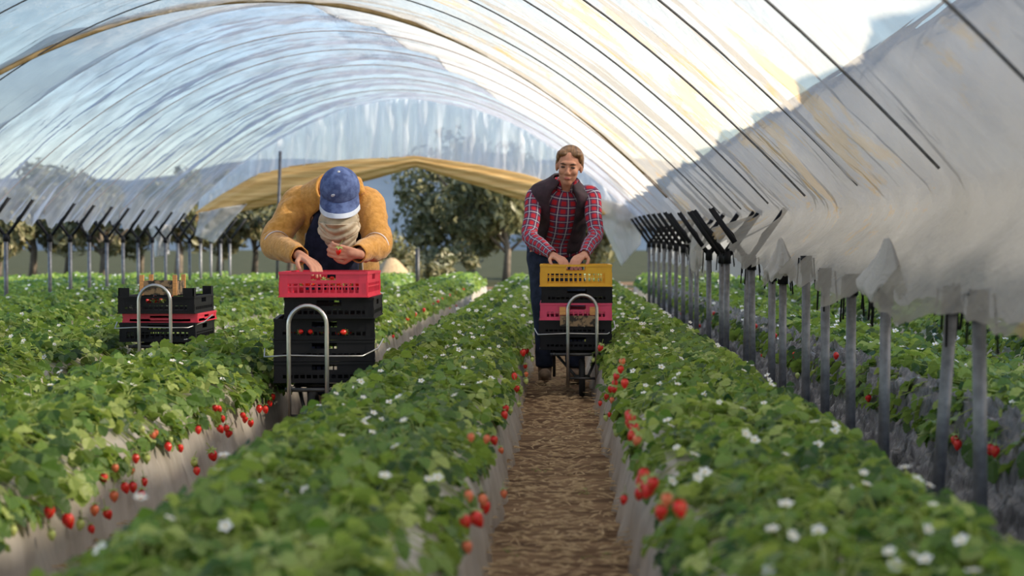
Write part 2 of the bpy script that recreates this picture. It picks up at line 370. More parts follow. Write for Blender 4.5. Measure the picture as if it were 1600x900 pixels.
# straw litter on the path
sv = []; sf = []
for k in range(5200):
    y = 3.5 + random.random() ** 1.5 * 16; tr = random.choice([0, 0, 0, -1.1, -2.2])
    x = tr + max(-.21, min(.21, random.gauss(0, .1) + random.choice([-.08, .08])))
    a = random.gauss(0, .45) + (PI / 2 if random.random() < .12 else 0); L = random.uniform(.02, .075); w = random.uniform(.0015, .004); z = random.uniform(.004, .022) + .25 * max(0, abs(x - tr) - .14)
    d = Vector((math.cos(a), math.sin(a), random.gauss(0, .12))); nrm = Vector((-math.sin(a), math.cos(a), 0)); c = Vector((x, y, z))
    b = len(sv); sv += [c - d * L / 2 - nrm * w, c + d * L / 2 - nrm * w * .4, c + d * L / 2 + nrm * w * .4, c - d * L / 2 + nrm * w, c + Vector((0, 0, w * 2))]
    sf += [(b, b + 1, b + 4), (b + 1, b + 2, b + 4), (b + 2, b + 3, b + 4), (b + 3, b, b + 4)]
o = link('straw_litter', mesh('straw_litter', sv, sf, M['straw'])); tag(o, 'dry straw and leaf scraps scattered over the brown trench floors', 'straw', kind='stuff')

# ------------------------------------------------------------------ strawberry leaves, flowers, berries
def leaflet(hi):
    if hi:
        half = [(.0, .0), (.16, .12), (.27, .30), (.30, .36), (.37, .44), (.385, .52), (.42, .60), (.40, .68), (.39, .76), (.31, .80), (.29, .90), (.17, .93), (.12, 1.0), (0, 1.0)]
    else:
        half = [(0, 0), (.36, .42), (.34, .85), (0, 1.0)]
    mid = [(0, t) for t in ((.0, .25, .5, .75, 1.0) if hi else (0, .6, 1.0))]
    v = []; f = []
    def z(x, y): return abs(x) * .45 - .22 * y * y + (.03 * math.sin(y * 22) * min(1, abs(x) * 5) if hi else 0)
    pts = [(x, y) for x, y in half]
    base = []
    for s in (1, -1):
        b = len(v)
        for x, y in pts: v.append((s * x, y, z(x, y)))
        for x, y in mid: v.append((0, y, z(0, y) - .0))
        n = len(pts)
        # fan strips between outline and midrib
        mi = 0
        for i in range(n - 1):
            y = (pts[i][1] + pts[i + 1][1]) / 2
            tgt = min(range(len(mid)), key=lambda q: abs(mid[q][1] - y))
            while mi < tgt:
                tri = (b + i, b + n + mi, b + n + mi + 1); f.append(tri if s < 0 else tri[::-1]); mi += 1
            tri = (b + i, b + i + 1, b + n + mi); f.append(tri[::-1] if s < 0 else tri)
    v = np.array(v, float); return v, [t if True else t for t in f]
LH = leaflet(True); LL = leaflet(False)
for nm in (LH, LL):
    pass
def fixfaces(L):
    v, f = L; out = []
    for t in f:
        n = np.cross(v[t[1]] - v[t[0]], v[t[2]] - v[t[0]])
        if np.linalg.norm(n) < 1e-6: continue
        out.append(t if n[2] > 0 else t[::-1])
    return v, np.array(out)
LH = fixfaces(LH); LL = fixfaces(LL)
def frame(fw, nrm):
    fw = np.array(fw, float); fw /= np.linalg.norm(fw); nrm = np.array(nrm, float); x = np.cross(fw, nrm); x /= np.linalg.norm(x); z = np.cross(x, fw); return np.stack([x, fw, z], 1)
def plant_arrays(seed, L, nleaf, scale=1.0, petiole=True):
    r = random.Random(seed); V = []; Fc = []; T = []; nb = 0
    for k in range(nleaf):
        ph = r.uniform(0, 2 * PI); rad = .31 * math.sqrt(r.uniform(.0, 1)); dx, dy = math.cos(ph), math.sin(ph)
        px, py = dx * rad * .64, dy * rad * .72
        px += .012
        h = .072 - 2.4 * (px * px * 1.3 + py * py * .4) + r.uniform(-.03, .03)
        if px > .09: h -= (px - .09) * 1.3 * r.uniform(0, 1.2)
        if px < .10: h = max(h, .03)
        if px > .08 and h < .02: px = max(px, .15 + max(0, -h) * .2)
        px = min(px, .17); h = max(h, -.055)
        tintb = r.betavariate(1.3, 1.7)
        if h > .15: tintb = min(1, tintb + .12)
        out = np.array([dx, dy, 0.0]); fw = out * .8 + np.array([r.gauss(0, .35), r.gauss(0, .35), -.15 - rad * 1.8 + r.gauss(0, .25)])
        nr = np.array([dx * rad * 2.0 + r.gauss(0, .33), dy * rad * 2.0 + r.gauss(0, .33) - .15, 1.0])
        Fm = frame(fw, nr); s = r.uniform(.031, .052) * scale; c = np.array([px, py, h])
        for q, ang in enumerate((0, 1.25, -1.25)):
            ca, sa = math.cos(ang), math.sin(ang); R = np.array([[ca, -sa, 0], [sa, ca, 0], [0, 0, 1]])
            v = L[0].copy() * np.array([1.05, 1.0, 1.0]); ss = s * (1.0 if q == 0 else .9)
            v = v * ss + np.array([0, .006, 0]); v = v @ R.T
            v[:, 2] -= abs(ang) * .0
            V.append(v @ Fm.T + c); Fc.append(L[1] + nb); nb += len(v); T.append(np.full(len(v), min(1, max(0, tintb + r.gauss(0, .06)))))
        if petiole:
            p0 = np.array([px * .15, py * .15, .0]); p1 = c; pm = (p0 + p1) / 2 + np.array([0, 0, .03]); w = .0023
            sd = np.array([-dy, dx, 0]) * w; up = np.array([0, 0, w])
            v = np.array([p0 - sd, p0 + sd, p0 + up, pm - sd, pm + sd, pm + up, p1 - sd, p1 + sd, p1 + up])
            fc = []
            for a in (0, 3):
                for i, j in ((0, 1), (1, 2), (2, 0)): fc += [(a + i, a + j, a + 3 + j), (a + i, a + 3 + j, a + 3 + i)]
            V.append(v); Fc.append(np.array(fc) + nb); nb += 9; T.append(np.full(9, .95))
    return np.concatenate(V), np.concatenate(Fc), np.concatenate(T)
def flower_arrays():
    v = []; f = []; m = []
    for k in range(5):
        a = k * 2 * PI / 5; ca, sa = math.cos(a), math.sin(a)
        pl = [(0.15, 0, .02), (.5, .36, .14), (.95, .34, .22), (1.1, 0, .2), (.95, -.34, .22), (.5, -.36, .14), (.6, 0, .07)]
        b = len(v); v += [(x * ca - y * sa, x * sa + y * ca, z) for x, y, z in pl]
        for i in range(6): f.append((b + i, b + (i + 1) % 6, b + 6)); m.append(0)
    b = len(v); v += [(0, 0, .22)] + [(.26 * math.cos(i * PI / 4), .26 * math.sin(i * PI / 4), .06) for i in range(8)]
    for i in range(8): f.append((b, b + 1 + i, b + 1 + (i + 1) % 8)); m.append(1)
    return np.array(v) * .0145, np.array(f)[:, ::-1] * 1, np.array(m)
FL = flower_arrays()
FLM = mesh('flower', FL[0], [tuple(int(i) for i in t[::-1]) for t in FL[1]], [M['petal'], M['pollen']], midx=FL[2], smooth=False)
def berry_profile(nu=14, nv=9):
    v = []; f = []
    for j in range(nv + 1):
        t = j / nv; r = (math.sin(PI * min(1, t * 1.0)) ** .6) * (1 - .45 * t) * .45 if 0 < t < 1 else .001
        for i in range(nu): v.append((r * math.cos(2 * PI * i / nu), r * math.sin(2 * PI * i / nu), -t))
    f = [(j * nu + i, (j + 1) * nu + i, (j + 1) * nu + (i + 1) % nu, j * nu + (i + 1) % nu) for j in range(nv) for i in range(nu)]
    return np.array(v), f
BV, BF = berry_profile(); BM = {k: mesh('strawberry_' + k, BV * .037, BF, M[k]) for k in ('berry', 'half', 'green')}
cm = MB()
for k in range(8):
    a = k * PI / 4; ca, sa = math.cos(a), math.sin(a)
    cm.add([(0, 0, .003), (.008 * ca - .004 * sa, .008 * sa + .004 * ca, .001), (.019 * ca, .019 * sa, -.003 + .006 * (k % 2)), (.008 * ca + .004 * sa, .008 * sa - .004 * ca, .001)], [(0, 1, 2), (0, 2, 3)])
cm.tube([(0, 0, 0), (.002, 0, .014), (.008, 0, .03)], .0013, 5)
CALYX = mesh('calyx', cm.v, cm.f, M['stem'], smooth=False)
NV = 8
PH = []
for s in range(NV):
    v, f, t = plant_arrays(100 + s, LH, 52); PH.append(mesh('strawberry_plant', v, f, M['leaf'], tint=t))
PLs = [plant_arrays(200 + s, LL, 38, 1.15, False) for s in range(6)]

def vis(x, y, m=60):
    px = CX + F * x / y; py = CY + F * (CH - .5) / y
    return -m - F * .25 / y < px < 1600 + m + F * .25 / y and py < 900 + F * .35 / y
plants = []
for xb in BEDS:
    for sd in (-1, 1):
        y = Y0(xb) + .4 + (.14 if sd > 0 else 0); n = 0
        while y < 32.5:
            yy = y + RNG.uniform(-.04, .04); xx = xb + sd * (.125 + RNG.uniform(-.02, .02)) + 0
            if vis(xx, yy): n += 1; plants.append([xx, yy, xb, sd, n])
            y += .27
plants.sort(key=lambda p: p[1] if p[0] < 1.3 else p[1] + 4)   # nearest first; the shaded field beyond the posts shows less
near, far = plants[:300], plants[300:]
def name_n(n):
    tens = ['', '', 'twenty', 'thirty', 'forty', 'fifty', 'sixty', 'seventy']; od = ords + ['twelfth', 'thirteenth', 'fourteenth', 'fifteenth', 'sixteenth', 'seventeenth', 'eighteenth', 'nineteenth']
    if n < 20: return od[n]
    return (tens[n // 10] + '-' + od[n % 10]) if n % 10 else tens[n // 10][:-1] + 'ieth'
rows_objs = {}
for (x, y, xb, sd, n) in near:
    o = bpy.data.objects.new('strawberry_plant', PH[int(RNG.integers(NV))]); COL.objects.link(o)
    sc = (1.0 if abs(xb) < 1 else 1.17) + RNG.uniform(-.07, .1)
    o.location = (x, y, .28); o.rotation_euler = (0, 0, (0 if sd > 0 else PI) + RNG.uniform(-.35, .35)); o.scale = (sc, sc, sc * RNG.uniform(.9, 1.12))
    rows_objs.setdefault((round(xb, 2), sd), []).append((y, o, n))
    o['category'] = 'strawberry plant'; o['group'] = 'strawberry plants on the ' + BN.get(round(xb, 2), 'outer beds')
    o['_b'] = [0, 0]
def plant_for(xb, sd, y):
    l = rows_objs.get((round(xb, 2), sd))
    if not l: return None
    b = min(l, key=lambda q: abs(q[0] - y)); return b[1] if abs(b[0] - y) < .45 else None
def put(child_mesh, name, parent, loc, rot, sc):
    c = bpy.data.objects.new(name, child_mesh); COL.objects.link(c)
    Mw = Matrix.Translation(loc) @ rot.to_matrix().to_4x4() @ Matrix.Diagonal((sc, sc, sc, 1))
    Pm = Matrix.LocRotScale(parent.location, parent.rotation_euler, parent.scale)
    c.parent = parent; c.matrix_basis = Pm.inverted() @ Mw
    return c
far_b = []
def berry(loc, xb, sd, size=1.0, kind='berry'):
    tilt = Quaternion((0, 1, 0), sd * -.15 + random.gauss(0, .2)) @ Quaternion((1, 0, 0), random.gauss(0, .3)) @ Quaternion((0, 0, 1), random.uniform(0, 6))
    p = plant_for(xb, sd, loc[1]); top = Vector(loc) + Vector((0, 0, .02 * size))
    if p is None: far_b.append((top, size, kind)); return
    b = put(BM[kind], 'strawberry', p, top, tilt, size)
    if kind != 'berry': b['label'] = 'pale half ripe strawberry' if kind == 'half' else 'small green unripe strawberry'
    c = bpy.data.objects.new('calyx', CALYX); COL.objects.link(c); c.parent = b
    q = p['_b']; p['_b'] = [q[0] + (kind == 'berry'), q[1]]
def wall_pt(px, py, xb, sd, off=.03):
    c = xb + sd * (.36 + off); k = .22 * sd
    ax = (px - CX) / F; ay = (py - CY) / F            # X + k Z = c
    Y = (c - k * CH) / (ax - k * ay); return Vector((ax * Y, Y, CH - ay * Y))
BL = [(70, 805, 1.05, 'berry'), (95, 820, 1.25, 'berry'), (72, 842, .8, 'green'), (11, 835, .8, 'green'), (156, 752, .95, 'berry'), (175, 735, .8, 'half'), (172, 780, 1, 'half'), (187, 767, 1, 'berry'), (202, 765, 1, 'berry'),
      (217, 777, .95, 'berry'), (220, 757, .8, 'berry'), (202, 740, .7, 'half'), (125, 777, .8, 'half'), (142, 802, .95, 'half'), (159, 810, 1, 'berry'), (134, 832, .75, 'berry'), (120, 825, .9, 'green'), (207, 720, .9, 'berry'), (225, 720, .9, 'green'),
      (257, 702, .95, 'berry'), (275, 704, .95, 'berry'), (300, 727, .95, 'green'), (303, 740, .95, 'berry'), (327, 717, 1.3, 'berry'), (333, 640, .9, 'berry'), (343, 657, .9, 'berry'), (338, 674, 1, 'berry'), (356, 681, 1.1, 'berry'),
      (350, 672, .9, 'berry'), (375, 652, .9, 'berry'), (389, 664, 1, 'berry'), (381, 658, .9, 'berry'), (402, 641, 1.05, 'berry'), (411, 642, 1.05, 'berry'), (306, 675, .9, 'berry'), (232, 685, .8, 'half'), (240, 680, .8, 'half'), (424, 622, .9, 'berry'), (418, 632, .9, 'berry'), (262, 690, .7, 'green'), (215, 675, .8, 'green')]
for px, py, s, k in BL: berry(wall_pt(px, py, -1.65, 1, .045), -1.65, 1, s, k)
for px, py in [(600, 527), (621, 512), (636, 500), (648, 492), (662, 485), (671, 478), (684, 472), (690, 468), (702, 462), (712, 458), (724, 453), (738, 448), (655, 487), (678, 476)]: berry(wall_pt(px, py, -1.65, 1, .03), -1.65, 1, 1.25)
for px, py, s, k in [(737, 817, 1.15, 'berry'), (721, 820, .9, 'berry'), (746, 812, .9, 'berry'), (757, 795, 1, 'berry'), (752, 785, .9, 'half'), (730, 778, .8, 'half'), (770, 690, .9, 'berry'), (762, 688, .8, 'half'), (786, 650, .9, 'berry'), (790, 640, .9, 'berry'), (806, 607, 1.1, 'berry'), (803, 590, 1, 'berry'), (822, 550, 1.5, 'berry'), (816, 552, 1.2, 'berry'), (735, 685, .7, 'half'), (728, 858, .8, 'half')]:
    berry(wall_pt(px, py, -.55, 1, .05), -.55, 1, s, k)
for px, py, s, k in [(985, 650, 1, 'berry'), (982, 663, 1, 'berry'), (990, 657, 1, 'berry'), (990, 672, 1.1, 'berry'), (993, 684, 1, 'berry'), (1005, 755, 1.1, 'berry'), (1012, 765, 1.1, 'berry'), (1017, 770, 1, 'berry'), (1008, 745, 1.1, 'berry'), (1022, 758, 1, 'berry'), (1003, 775, 1, 'berry'), (1044, 783, .9, 'half'), (1060, 797, 1, 'berry'), (1034, 802, 1, 'berry'),
                     (976, 600, 1, 'berry'), (962, 600, .9, 'berry'), (965, 590, .9, 'berry'), (955, 609, .9, 'berry'), (970, 578, .9, 'berry'), (960, 610, .9, 'berry'), (972, 566, .9, 'half'), (940, 545, 1.1, 'berry'), (998, 690, .9, 'half')]:
    berry(wall_pt(px, py, .55, -1, .06), .55, -1, s, k)
for px, py in [(1495, 695), (1490, 688), (1545, 702), (1553, 705), (1355, 622), (1240, 555), (1305, 556), (1115, 490), (1180, 510), (1210, 525), (1234, 560)]: berry(wall_pt(px, py, 1.65, -1, .05), 1.65, -1, 1.05)
rr = random.Random(5)
for k in range(34):
    xb, sd = rr.choice([(-.55, 1), (.55, -1), (-1.65, 1)]); y = rr.uniform(4.6, 14)
    berry(Vector((xb + sd * rr.uniform(.32, .40), y, rr.uniform(.16, .26))), xb, sd, rr.uniform(.6, .9), rr.choice(['berry', 'half', 'green', 'green']))
# flowers
for key, l in rows_objs.items():
    for (y, o, n) in l:
        dens = .8 if key[0] > 1 else (2.8 if key[0] > 0 else 1.5)
        for k in range(int(RNG.poisson(dens))):
            a = RNG.uniform(0, 2 * PI); r = .22 * math.sqrt(RNG.uniform(0, 1)); lx, ly = r * .8 * math.cos(a), r * math.sin(a)
            loc = Vector(o.location) + Vector((lx, ly, .115 - 2.2 * r * r + RNG.uniform(-.02, .03)))
            c = put(FLM, 'flower', o, loc, Quaternion((1, 0, 0), RNG.uniform(-.1, .9)) @ Quaternion((0, 1, 0), RNG.uniform(-.5, .5)), RNG.uniform(.62, .95))
            q = o['_b']; o['_b'] = [q[0], q[1] + 1]
nums = ['no', 'one', 'two', 'three', 'four', 'five', 'six', 'seven', 'eight', 'nine', 'ten', 'eleven', 'twelve', 'thirteen', 'fourteen', 'fifteen', 'sixteen', 'seventeen', 'eighteen', 'nineteen', 'twenty']
SHORT = {-0.55: 'bed left of path', 0.55: 'bed right of path', -1.65: 'second bed left of path', -2.75: 'third bed left of path', -3.85: 'fourth bed left of path', 1.65: 'second bed right of path', 2.75: 'third bed right of path', 3.85: 'fourth bed right of path'}
for (xb, sd), l in rows_objs.items():
    for (y, o, n) in l:
        r, w = list(o['_b']); del o['_b']
        what = 'bearing ripe berries' if r > 0 else ('in white flower' if w > 0 else 'in leaf only')
        o['label'] = 'strawberry plant %s, %s from near end, %s row, %s' % (what, name_n(n), 'left' if sd < 0 else 'right', SHORT.get(xb, 'bed further %s' % ('left' if xb < 0 else 'right')))
# the remaining plants, further off
Vs = []; Fs = []; Ts = []; nb = 0; mi = []
for (x, y, xb, sd, n) in far:
    v, f, t = PLs[int(RNG.integers(6))]
    a = (0 if sd > 0 else PI) + RNG.uniform(-.3, .3); ca, sa = math.cos(a), math.sin(a); sc = RNG.uniform(.95, 1.1) * (1.0 if abs(xb) < 1 else 1.15)
    Rm = np.array([[ca, -sa, 0], [sa, ca, 0], [0, 0, 1.05]]); Vs.append(v * sc @ Rm.T + np.array([x, y, .28])); Fs.append(f + nb); nb += len(v); Ts.append(np.clip(t + RNG.uniform(-.06, .14), 0, 1)); mi.append(np.zeros(len(f)))
    for k in range(int(RNG.poisson(1.2))):
        r = .25 * math.sqrt(RNG.uniform(0, 1)); b = RNG.uniform(0, 6.28); fv = FL[0] * 1.15; t_ = RNG.uniform(.1, .9); fv = fv @ np.array([[1, 0, 0], [0, math.cos(t_), math.sin(t_)], [0, -math.sin(t_), math.cos(t_)]])
        Vs.append(fv + np.array([x + r * math.cos(b), y + r * math.sin(b), .28 + .12 - 2.2 * r * r])); Fs.append(FL[1] + nb); nb += len(fv); Ts.append(np.ones(len(fv))); mi.append(FL[2] + 1)
tri = np.array([t for q in BF for t in ((q[0], q[1], q[2]), (q[0], q[2], q[3]))])
bl = [(np.array(t), s, {'berry': 3, 'half': 4, 'green': 5}[k]) for t, s, k in far_b]
for k in range(420):
    p = far[int(RNG.integers(len(far)))]
    if p[1] > 24: continue
    bl.append((np.array([p[2] + p[3] * RNG.uniform(.32, .42), p[1] + RNG.uniform(-.1, .1), RNG.uniform(.14, .26)]), RNG.uniform(.7, 1), 3 if RNG.random() < .6 else 5))
for t, s, m_ in bl:
    Vs.append(BV * .037 * s + t); Fs.append(tri + nb); nb += len(BV); Ts.append(np.zeros(len(BV))); mi.append(np.full(len(tri), m_))
me = mesh('strawberry_foliage', np.concatenate(Vs), np.concatenate(Fs), [M['leaf'], M['petal'], M['pollen'], M['berry'], M['half'], M['green']], midx=np.concatenate(mi), tint=np.concatenate(Ts))
tag(link('strawberry_foliage', me), 'mass of strawberry plants covering the beds from mid field to the far end', 'strawberry plants', kind='stuff')
# weeds on the path
for i, (px, py) in enumerate([(848, 742), (918, 778), (925, 650), (780, 868), (938, 880)]):
    Y = F * CH / (py - CY); v, f, t = plant_arrays(300 + i, LL, 5, .45, True); v = v * np.array([.28, .28, .25])
    o = link('weed', mesh('weed', v, f, M['leaf'], tint=t), loc=((px - CX) / F * Y, Y, .01))
    tag(o, ['tiny green weed left of centre on the dirt path', 'small green weed at the middle of the dirt path, right half', 'small weed on the path just before the standing woman', 'weed by the left edge of the path, near end', 'weed by the right edge of the path, near end'][i], 'weed', 'weeds on the dirt path')

# ------------------------------------------------------------------ tunnel: posts, hoops, cover
XA = -2.2; ZA = 2.99; KK = 6.52; XR = 1.1; XL = -5.5
def arch(X): return ZA - (X - XA) ** 2 / KK
def post(x, y, ztop, tilt, label, group, arms=(1, 1), armh=.33, armw=.25, r=.019):
    t = empty('tunnel_post', (x, y, 0), label, 'post', group)
    MB().tube([(x, y, -.02), (x + tilt, y, ztop)], r, 12).build('pole', M['galv'], t, smooth=True)
    MB().tube([(x + tilt, y, ztop - .05), (x + tilt, y, ztop + .03)], r + .007, 12).build('clamp', M['black'], t, smooth=True)
    for s, a in ((-1, arms[0]), (1, arms[1])):
        if a:
            b = MB(); b.tube([(x + tilt, y, ztop - .01), (x + tilt + s * armw * .5, y, ztop + armh * .48), (x + tilt + s * armw, y, ztop + armh)], .017, 8)
            b.tube([(x + tilt + s * .02, y + .02, ztop), (x + tilt + s * armw * .4, y + .03, ztop + armh * .5), (x + tilt + s * armw * 1.05, y + .01, ztop + armh * 1.0)], .006, 6)
            b.build('arm', M['black'], t, smooth=True)
    b = MB()
    for k in range(4):
        a = random.uniform(0, 6); b.tube([(x + tilt, y, ztop), (x + tilt + .04 * math.cos(a), y + .04 * math.sin(a), ztop + .02), (x + tilt + .05 * math.cos(a), y + .05 * math.sin(a), ztop - random.uniform(.05, .16))], .004, 5)
    b.build('tie', M['black'], t, smooth=True)
    return t
RP = [(1527, 1533, 470), (1478, 1452, 462), (1381, 1378, 455), (1328, 1327, 440), (1288, 1288, 430), (1258, 1258, 410), (1222, 1222, 428), (1205, 1205, 424), (1174, 1176, 408), (1167, 1163, 405), (1135, 1134, 400), (1127, 1127, 400), (1107, 1107, 396), (1088, 1088, 392), (1079, 1079, 388), (1067, 1067, 386), (1056, 1056, 384), (1046, 1046, 382), (1037, 1037, 381), (1029, 1029, 380), (1021, 1021, 380), (1014, 1014, 380)]
for i, (pt, pb, yt) in enumerate(RP):
    px = (pt * .25 + pb * .75); Y = XR * F / (px - CX); zt = CH - (yt - CY) * Y / F
    lab = ('leaning steel post, second from the near end of the right hand row' if i == 1 else 'grey steel tunnel post, %s from the near end of the right row' % name_n(i + 1))
    post(XR, Y, zt, (pt - pb) / F * Y, lab, 'posts of the right row', armh=.30, armw=.22, arms=(i > 8, i > 8))
for i in range(16):
    Y = 18.2 + .84 * i if i > 1 else 17.5 + .8 * i
    post(XL, Y, .95, 0, 'steel post with black forked top, %s from the near end of the left row' % name_n(i + 1), 'posts of the left row', armh=.36, armw=.27, r=.022)

def zr(Y):    # lower edge of the cover on the right, over the posts
    e = np.interp(Y, [2, 4.5, 5.6, 6.6, 7.6, 8.3, 9.3, 10.2, 11.0, 12.6, 13.4, 14.8, 15.6, 17, 27], [.66, .68, .68, .70, .70, .74, .70, .76, .86, .98, .84, .84, 1.0, 1.12, 1.18])
    return e + .022 * np.sin(Y * 5.3) * (Y < 11)
def roof(U, V, hoop0=7.9, hp=1.69, amp=1.0, seed=0, crease=1.0):
    """U: 0..1 across from the left foot to the right lower edge; V: depth."""
    s = U
    ue = .90
    t = np.clip(s / ue, 0, 1); X1 = -5.62 + (1.30 + 5.62) * t; Z1 = arch(X1)
    k = np.clip((s - ue) / (1 - ue), 0, 1); zb = zr(V); z0 = arch(1.30)
    X = np.where(s > ue, 1.30 + .10 * np.sin(np.clip(k * 1.25, 0, 1) * PI) * (1 - k) - .27 * k ** 1.4, X1); Z = np.where(s > ue, z0 + (zb - z0) * k, Z1)
    ph = ((V - hoop0) / hp) % 1.0
    sag = np.sin(ph * PI) * .05 * amp
    leftw = np.clip((-X - 1.5) / 2, 0, 1)
    wr = fbm(V * 3.2, s * 5, seed) * .045 + fbm(V * 9, s * 9, seed + 1) * .018 * crease + fbm(V * 5 + s * 9, s * 30, seed + 2) * .012 * crease
    skirt = np.clip((s - .84) / .16, 0, 1)
    wr = wr + skirt * (1 - .92 * k ** 2) * (fbm(V * 1.1 + Z * 1.5, Z * 2.2, seed + 7) * .10 + fbm(V * 2.2 + Z, Z * 3, seed + 8) * .05)
    nx = (X - XA) / (KK / 2); nn = np.sqrt(nx * nx + 1)
    d = -(sag) + wr
    edge = np.clip((.035 - s) / .035, 0, 1)
    return X + d * nx / nn, Z + d / nn - edge * (.10 + fbm(V * 4, s, 3) * .12)
def yA(X): return 16 + .68 * (X - XA)
us = np.concatenate([np.linspace(0, .84, 210), np.linspace(.842, 1, 90)])
def mk(u, y0, y1):
    def fn(U, V):
        Xc = -5.62 + (6.92) * np.clip(U / .90, 0, 1); a = y0(Xc) if callable(y0) else y0; b = y1(Xc) if callable(y1) else y1
        Y = a + (b - a) * V; X, Z = roof(U, Y); return X, Y, Z
    return fn
def cover(name, y0, y1, nv, mat, label, dz=0):
    U, V = np.meshgrid(us, np.linspace(0, 1, nv), indexing='ij'); Xc = -5.62 + 6.92 * np.clip(U / .90, 0, 1)
    a = y0(Xc) if callable(y0) else y0; b = y1(Xc) if callable(y1) else y1; Y = a + (b - a) * V; X, Z = roof(U, Y, seed=dz * 40, crease=2.0 if 'clear' in mat.name else 1.0)
    P = np.stack([X, Y, Z + dz], -1).reshape(-1, 3); i = (np.arange(len(us) - 1)[:, None] * nv + np.arange(nv - 1)[None]).ravel()
    f = np.stack([i, i + nv, i + nv + 1, i + 1], 1)
    me = mesh(name, P, f, mat, uvs=np.stack([U * 9.0, Y], -1).reshape(-1, 2)); o = link(name, me); return tag(o, label, 'plastic cover', 'covers of the tunnel')
def yG(X): return np.where(X < XA, yA(X) + .25 + 1.6 * np.clip((XA - X) / 2.5, 0, 1), np.minimum(yA(X) + .25 + 5.2 * np.clip((X - XA) / 1.5, 0, 1), 24.5))
cover('tunnel_cover', -1.5, yA, 620, M['film_near'], 'creased cream plastic tunnel cover with orange stains, overhead from the near end')
cover('tunnel_cover', lambda X: yA(X) - .1, lambda X: yG(X) + .15, 150, M['film_grey'], 'greyish double band of tunnel cover just behind the brown arched edge', dz=.015)
cover('tunnel_cover', yG, 27.0, 330, M['film_clear'], 'clear bluish crinkled tunnel cover over the far half of the tunnel', dz=.03)
# brown edge of the near cover
xs = np.linspace(-5.5, 1.05, 70); b = MB(); b.tube([(x, yA(x), arch(x) - .03) for x in xs], .022, 8)
tag(b.build('rolled_cover_edge', M['brownrib'], smooth=True), 'brown rolled edge arching across the tunnel at the end of the near cover', 'film edge')
k = 0
for i in range(13):
    y = 7.9 - 1.69 * 2 + 1.69 * i
    if abs(y - 16) < .5 or y > 26.8: continue
    k += 1; xs = np.linspace(-5.5, 1.26, 60); pts = [(x, y, arch(x) - .045) for x in xs]
    pts = [(-5.5 - .02, y, arch(-5.5) - .12)] + pts
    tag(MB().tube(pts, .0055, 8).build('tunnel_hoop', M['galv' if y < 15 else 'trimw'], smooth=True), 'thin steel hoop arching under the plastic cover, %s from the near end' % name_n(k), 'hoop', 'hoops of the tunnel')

# end curtain, tan roll, corner flaps
YE = 27.1; se = F / YE
def w(px): return (px - CX) / se
def zz(py): return CH - (py - CY) / se
TX = [w(p) for p in (300, 345, 400, 450, 560, 650, 750, 830, 900, 960, 1010)]
TU = [zz(p) for p in (335, 305, 275, 264, 251, 244, 259, 278, 300, 325, 352)]
TL = [zz(p) for p in (352, 335, 322, 311, 284, 260, 290, 315, 332, 345, 362)]
def fend(U, V):
    zt = arch(U) + .02; zb = np.interp(U, TX, TU) - .04; Z = zt + (zb - zt) * V
    return U, YE + .03 * np.sin(U * 26 + V * 2) * V + fbm(U * 7, V * 1.5, 11) * .07, Z
o = sheet('end_curtain', fend, np.linspace(-5.3, 1.05, 320), np.linspace(0, 1, 14), M['film_end'])
me = o.data; ul = me.uv_layers[0]
tag(o, 'pleated translucent curtain closing the top of the far tunnel end', 'end curtain')
def froll(U, V):
    zu = np.interp(U, TX, TU); zl = np.interp(U, TX, TL); h = (zu - zl) / 2; c = (zu + zl) / 2
    a = V * 2 * PI; rr_ = 1 + .16 * np.sin(V * 2 * PI * 7 + U * 1.4) + .12 * fbm(U * 1.5, V * 14, 5)
    return U, YE - .02 - np.sin(a) * .09 * rr_, c + np.cos(a) * h * rr_
o = sheet('rolled_film_valance', froll, np.linspace(w(305), w(1005), 120), np.linspace(0, 1, 40), M['tan'])
tag(o, 'tan folded plastic band hanging in a shallow gable across the far tunnel end', 'rolled film')
def flap(pts, label, seed):
    pts = [at(px, py, YE - .25 + d) for px, py, d in pts]; a, b_, c, d_ = pts
    def f_(U, V):
        P = [(a[i] * (1 - U) + b_[i] * U) * (1 - V) + (d_[i] * (1 - U) + c[i] * U) * V for i in range(3)]
        return P[0] + 0 * U, P[1] + .06 * np.sin(U * 9 + V * 3) + fbm(U * 3, V * 3, seed) * .1, P[2]
    return tag(sheet('corner_flap', f_, np.linspace(0, 1, 24), np.linspace(0, 1, 24), M['film_thick'], thick=.004), label, 'plastic flap', 'corner flaps of the far tunnel end')
flap([(308, 332, 0), (384, 318, .1), (334, 380, .1), (302, 368, 0)], 'white triangular plastic flap hanging at the left corner of the far end', 1)
flap([(918, 305, .1), (1003, 328, 0), (1000, 382, 0), (971, 416, .1)], 'pale triangular plastic flap hanging behind the standing woman', 2)
flap([(228, 348, -1), (266, 352, -1), (262, 398, -1), (240, 402, -1)], 'cream scrap of plastic hanging low behind the left posts', 3)
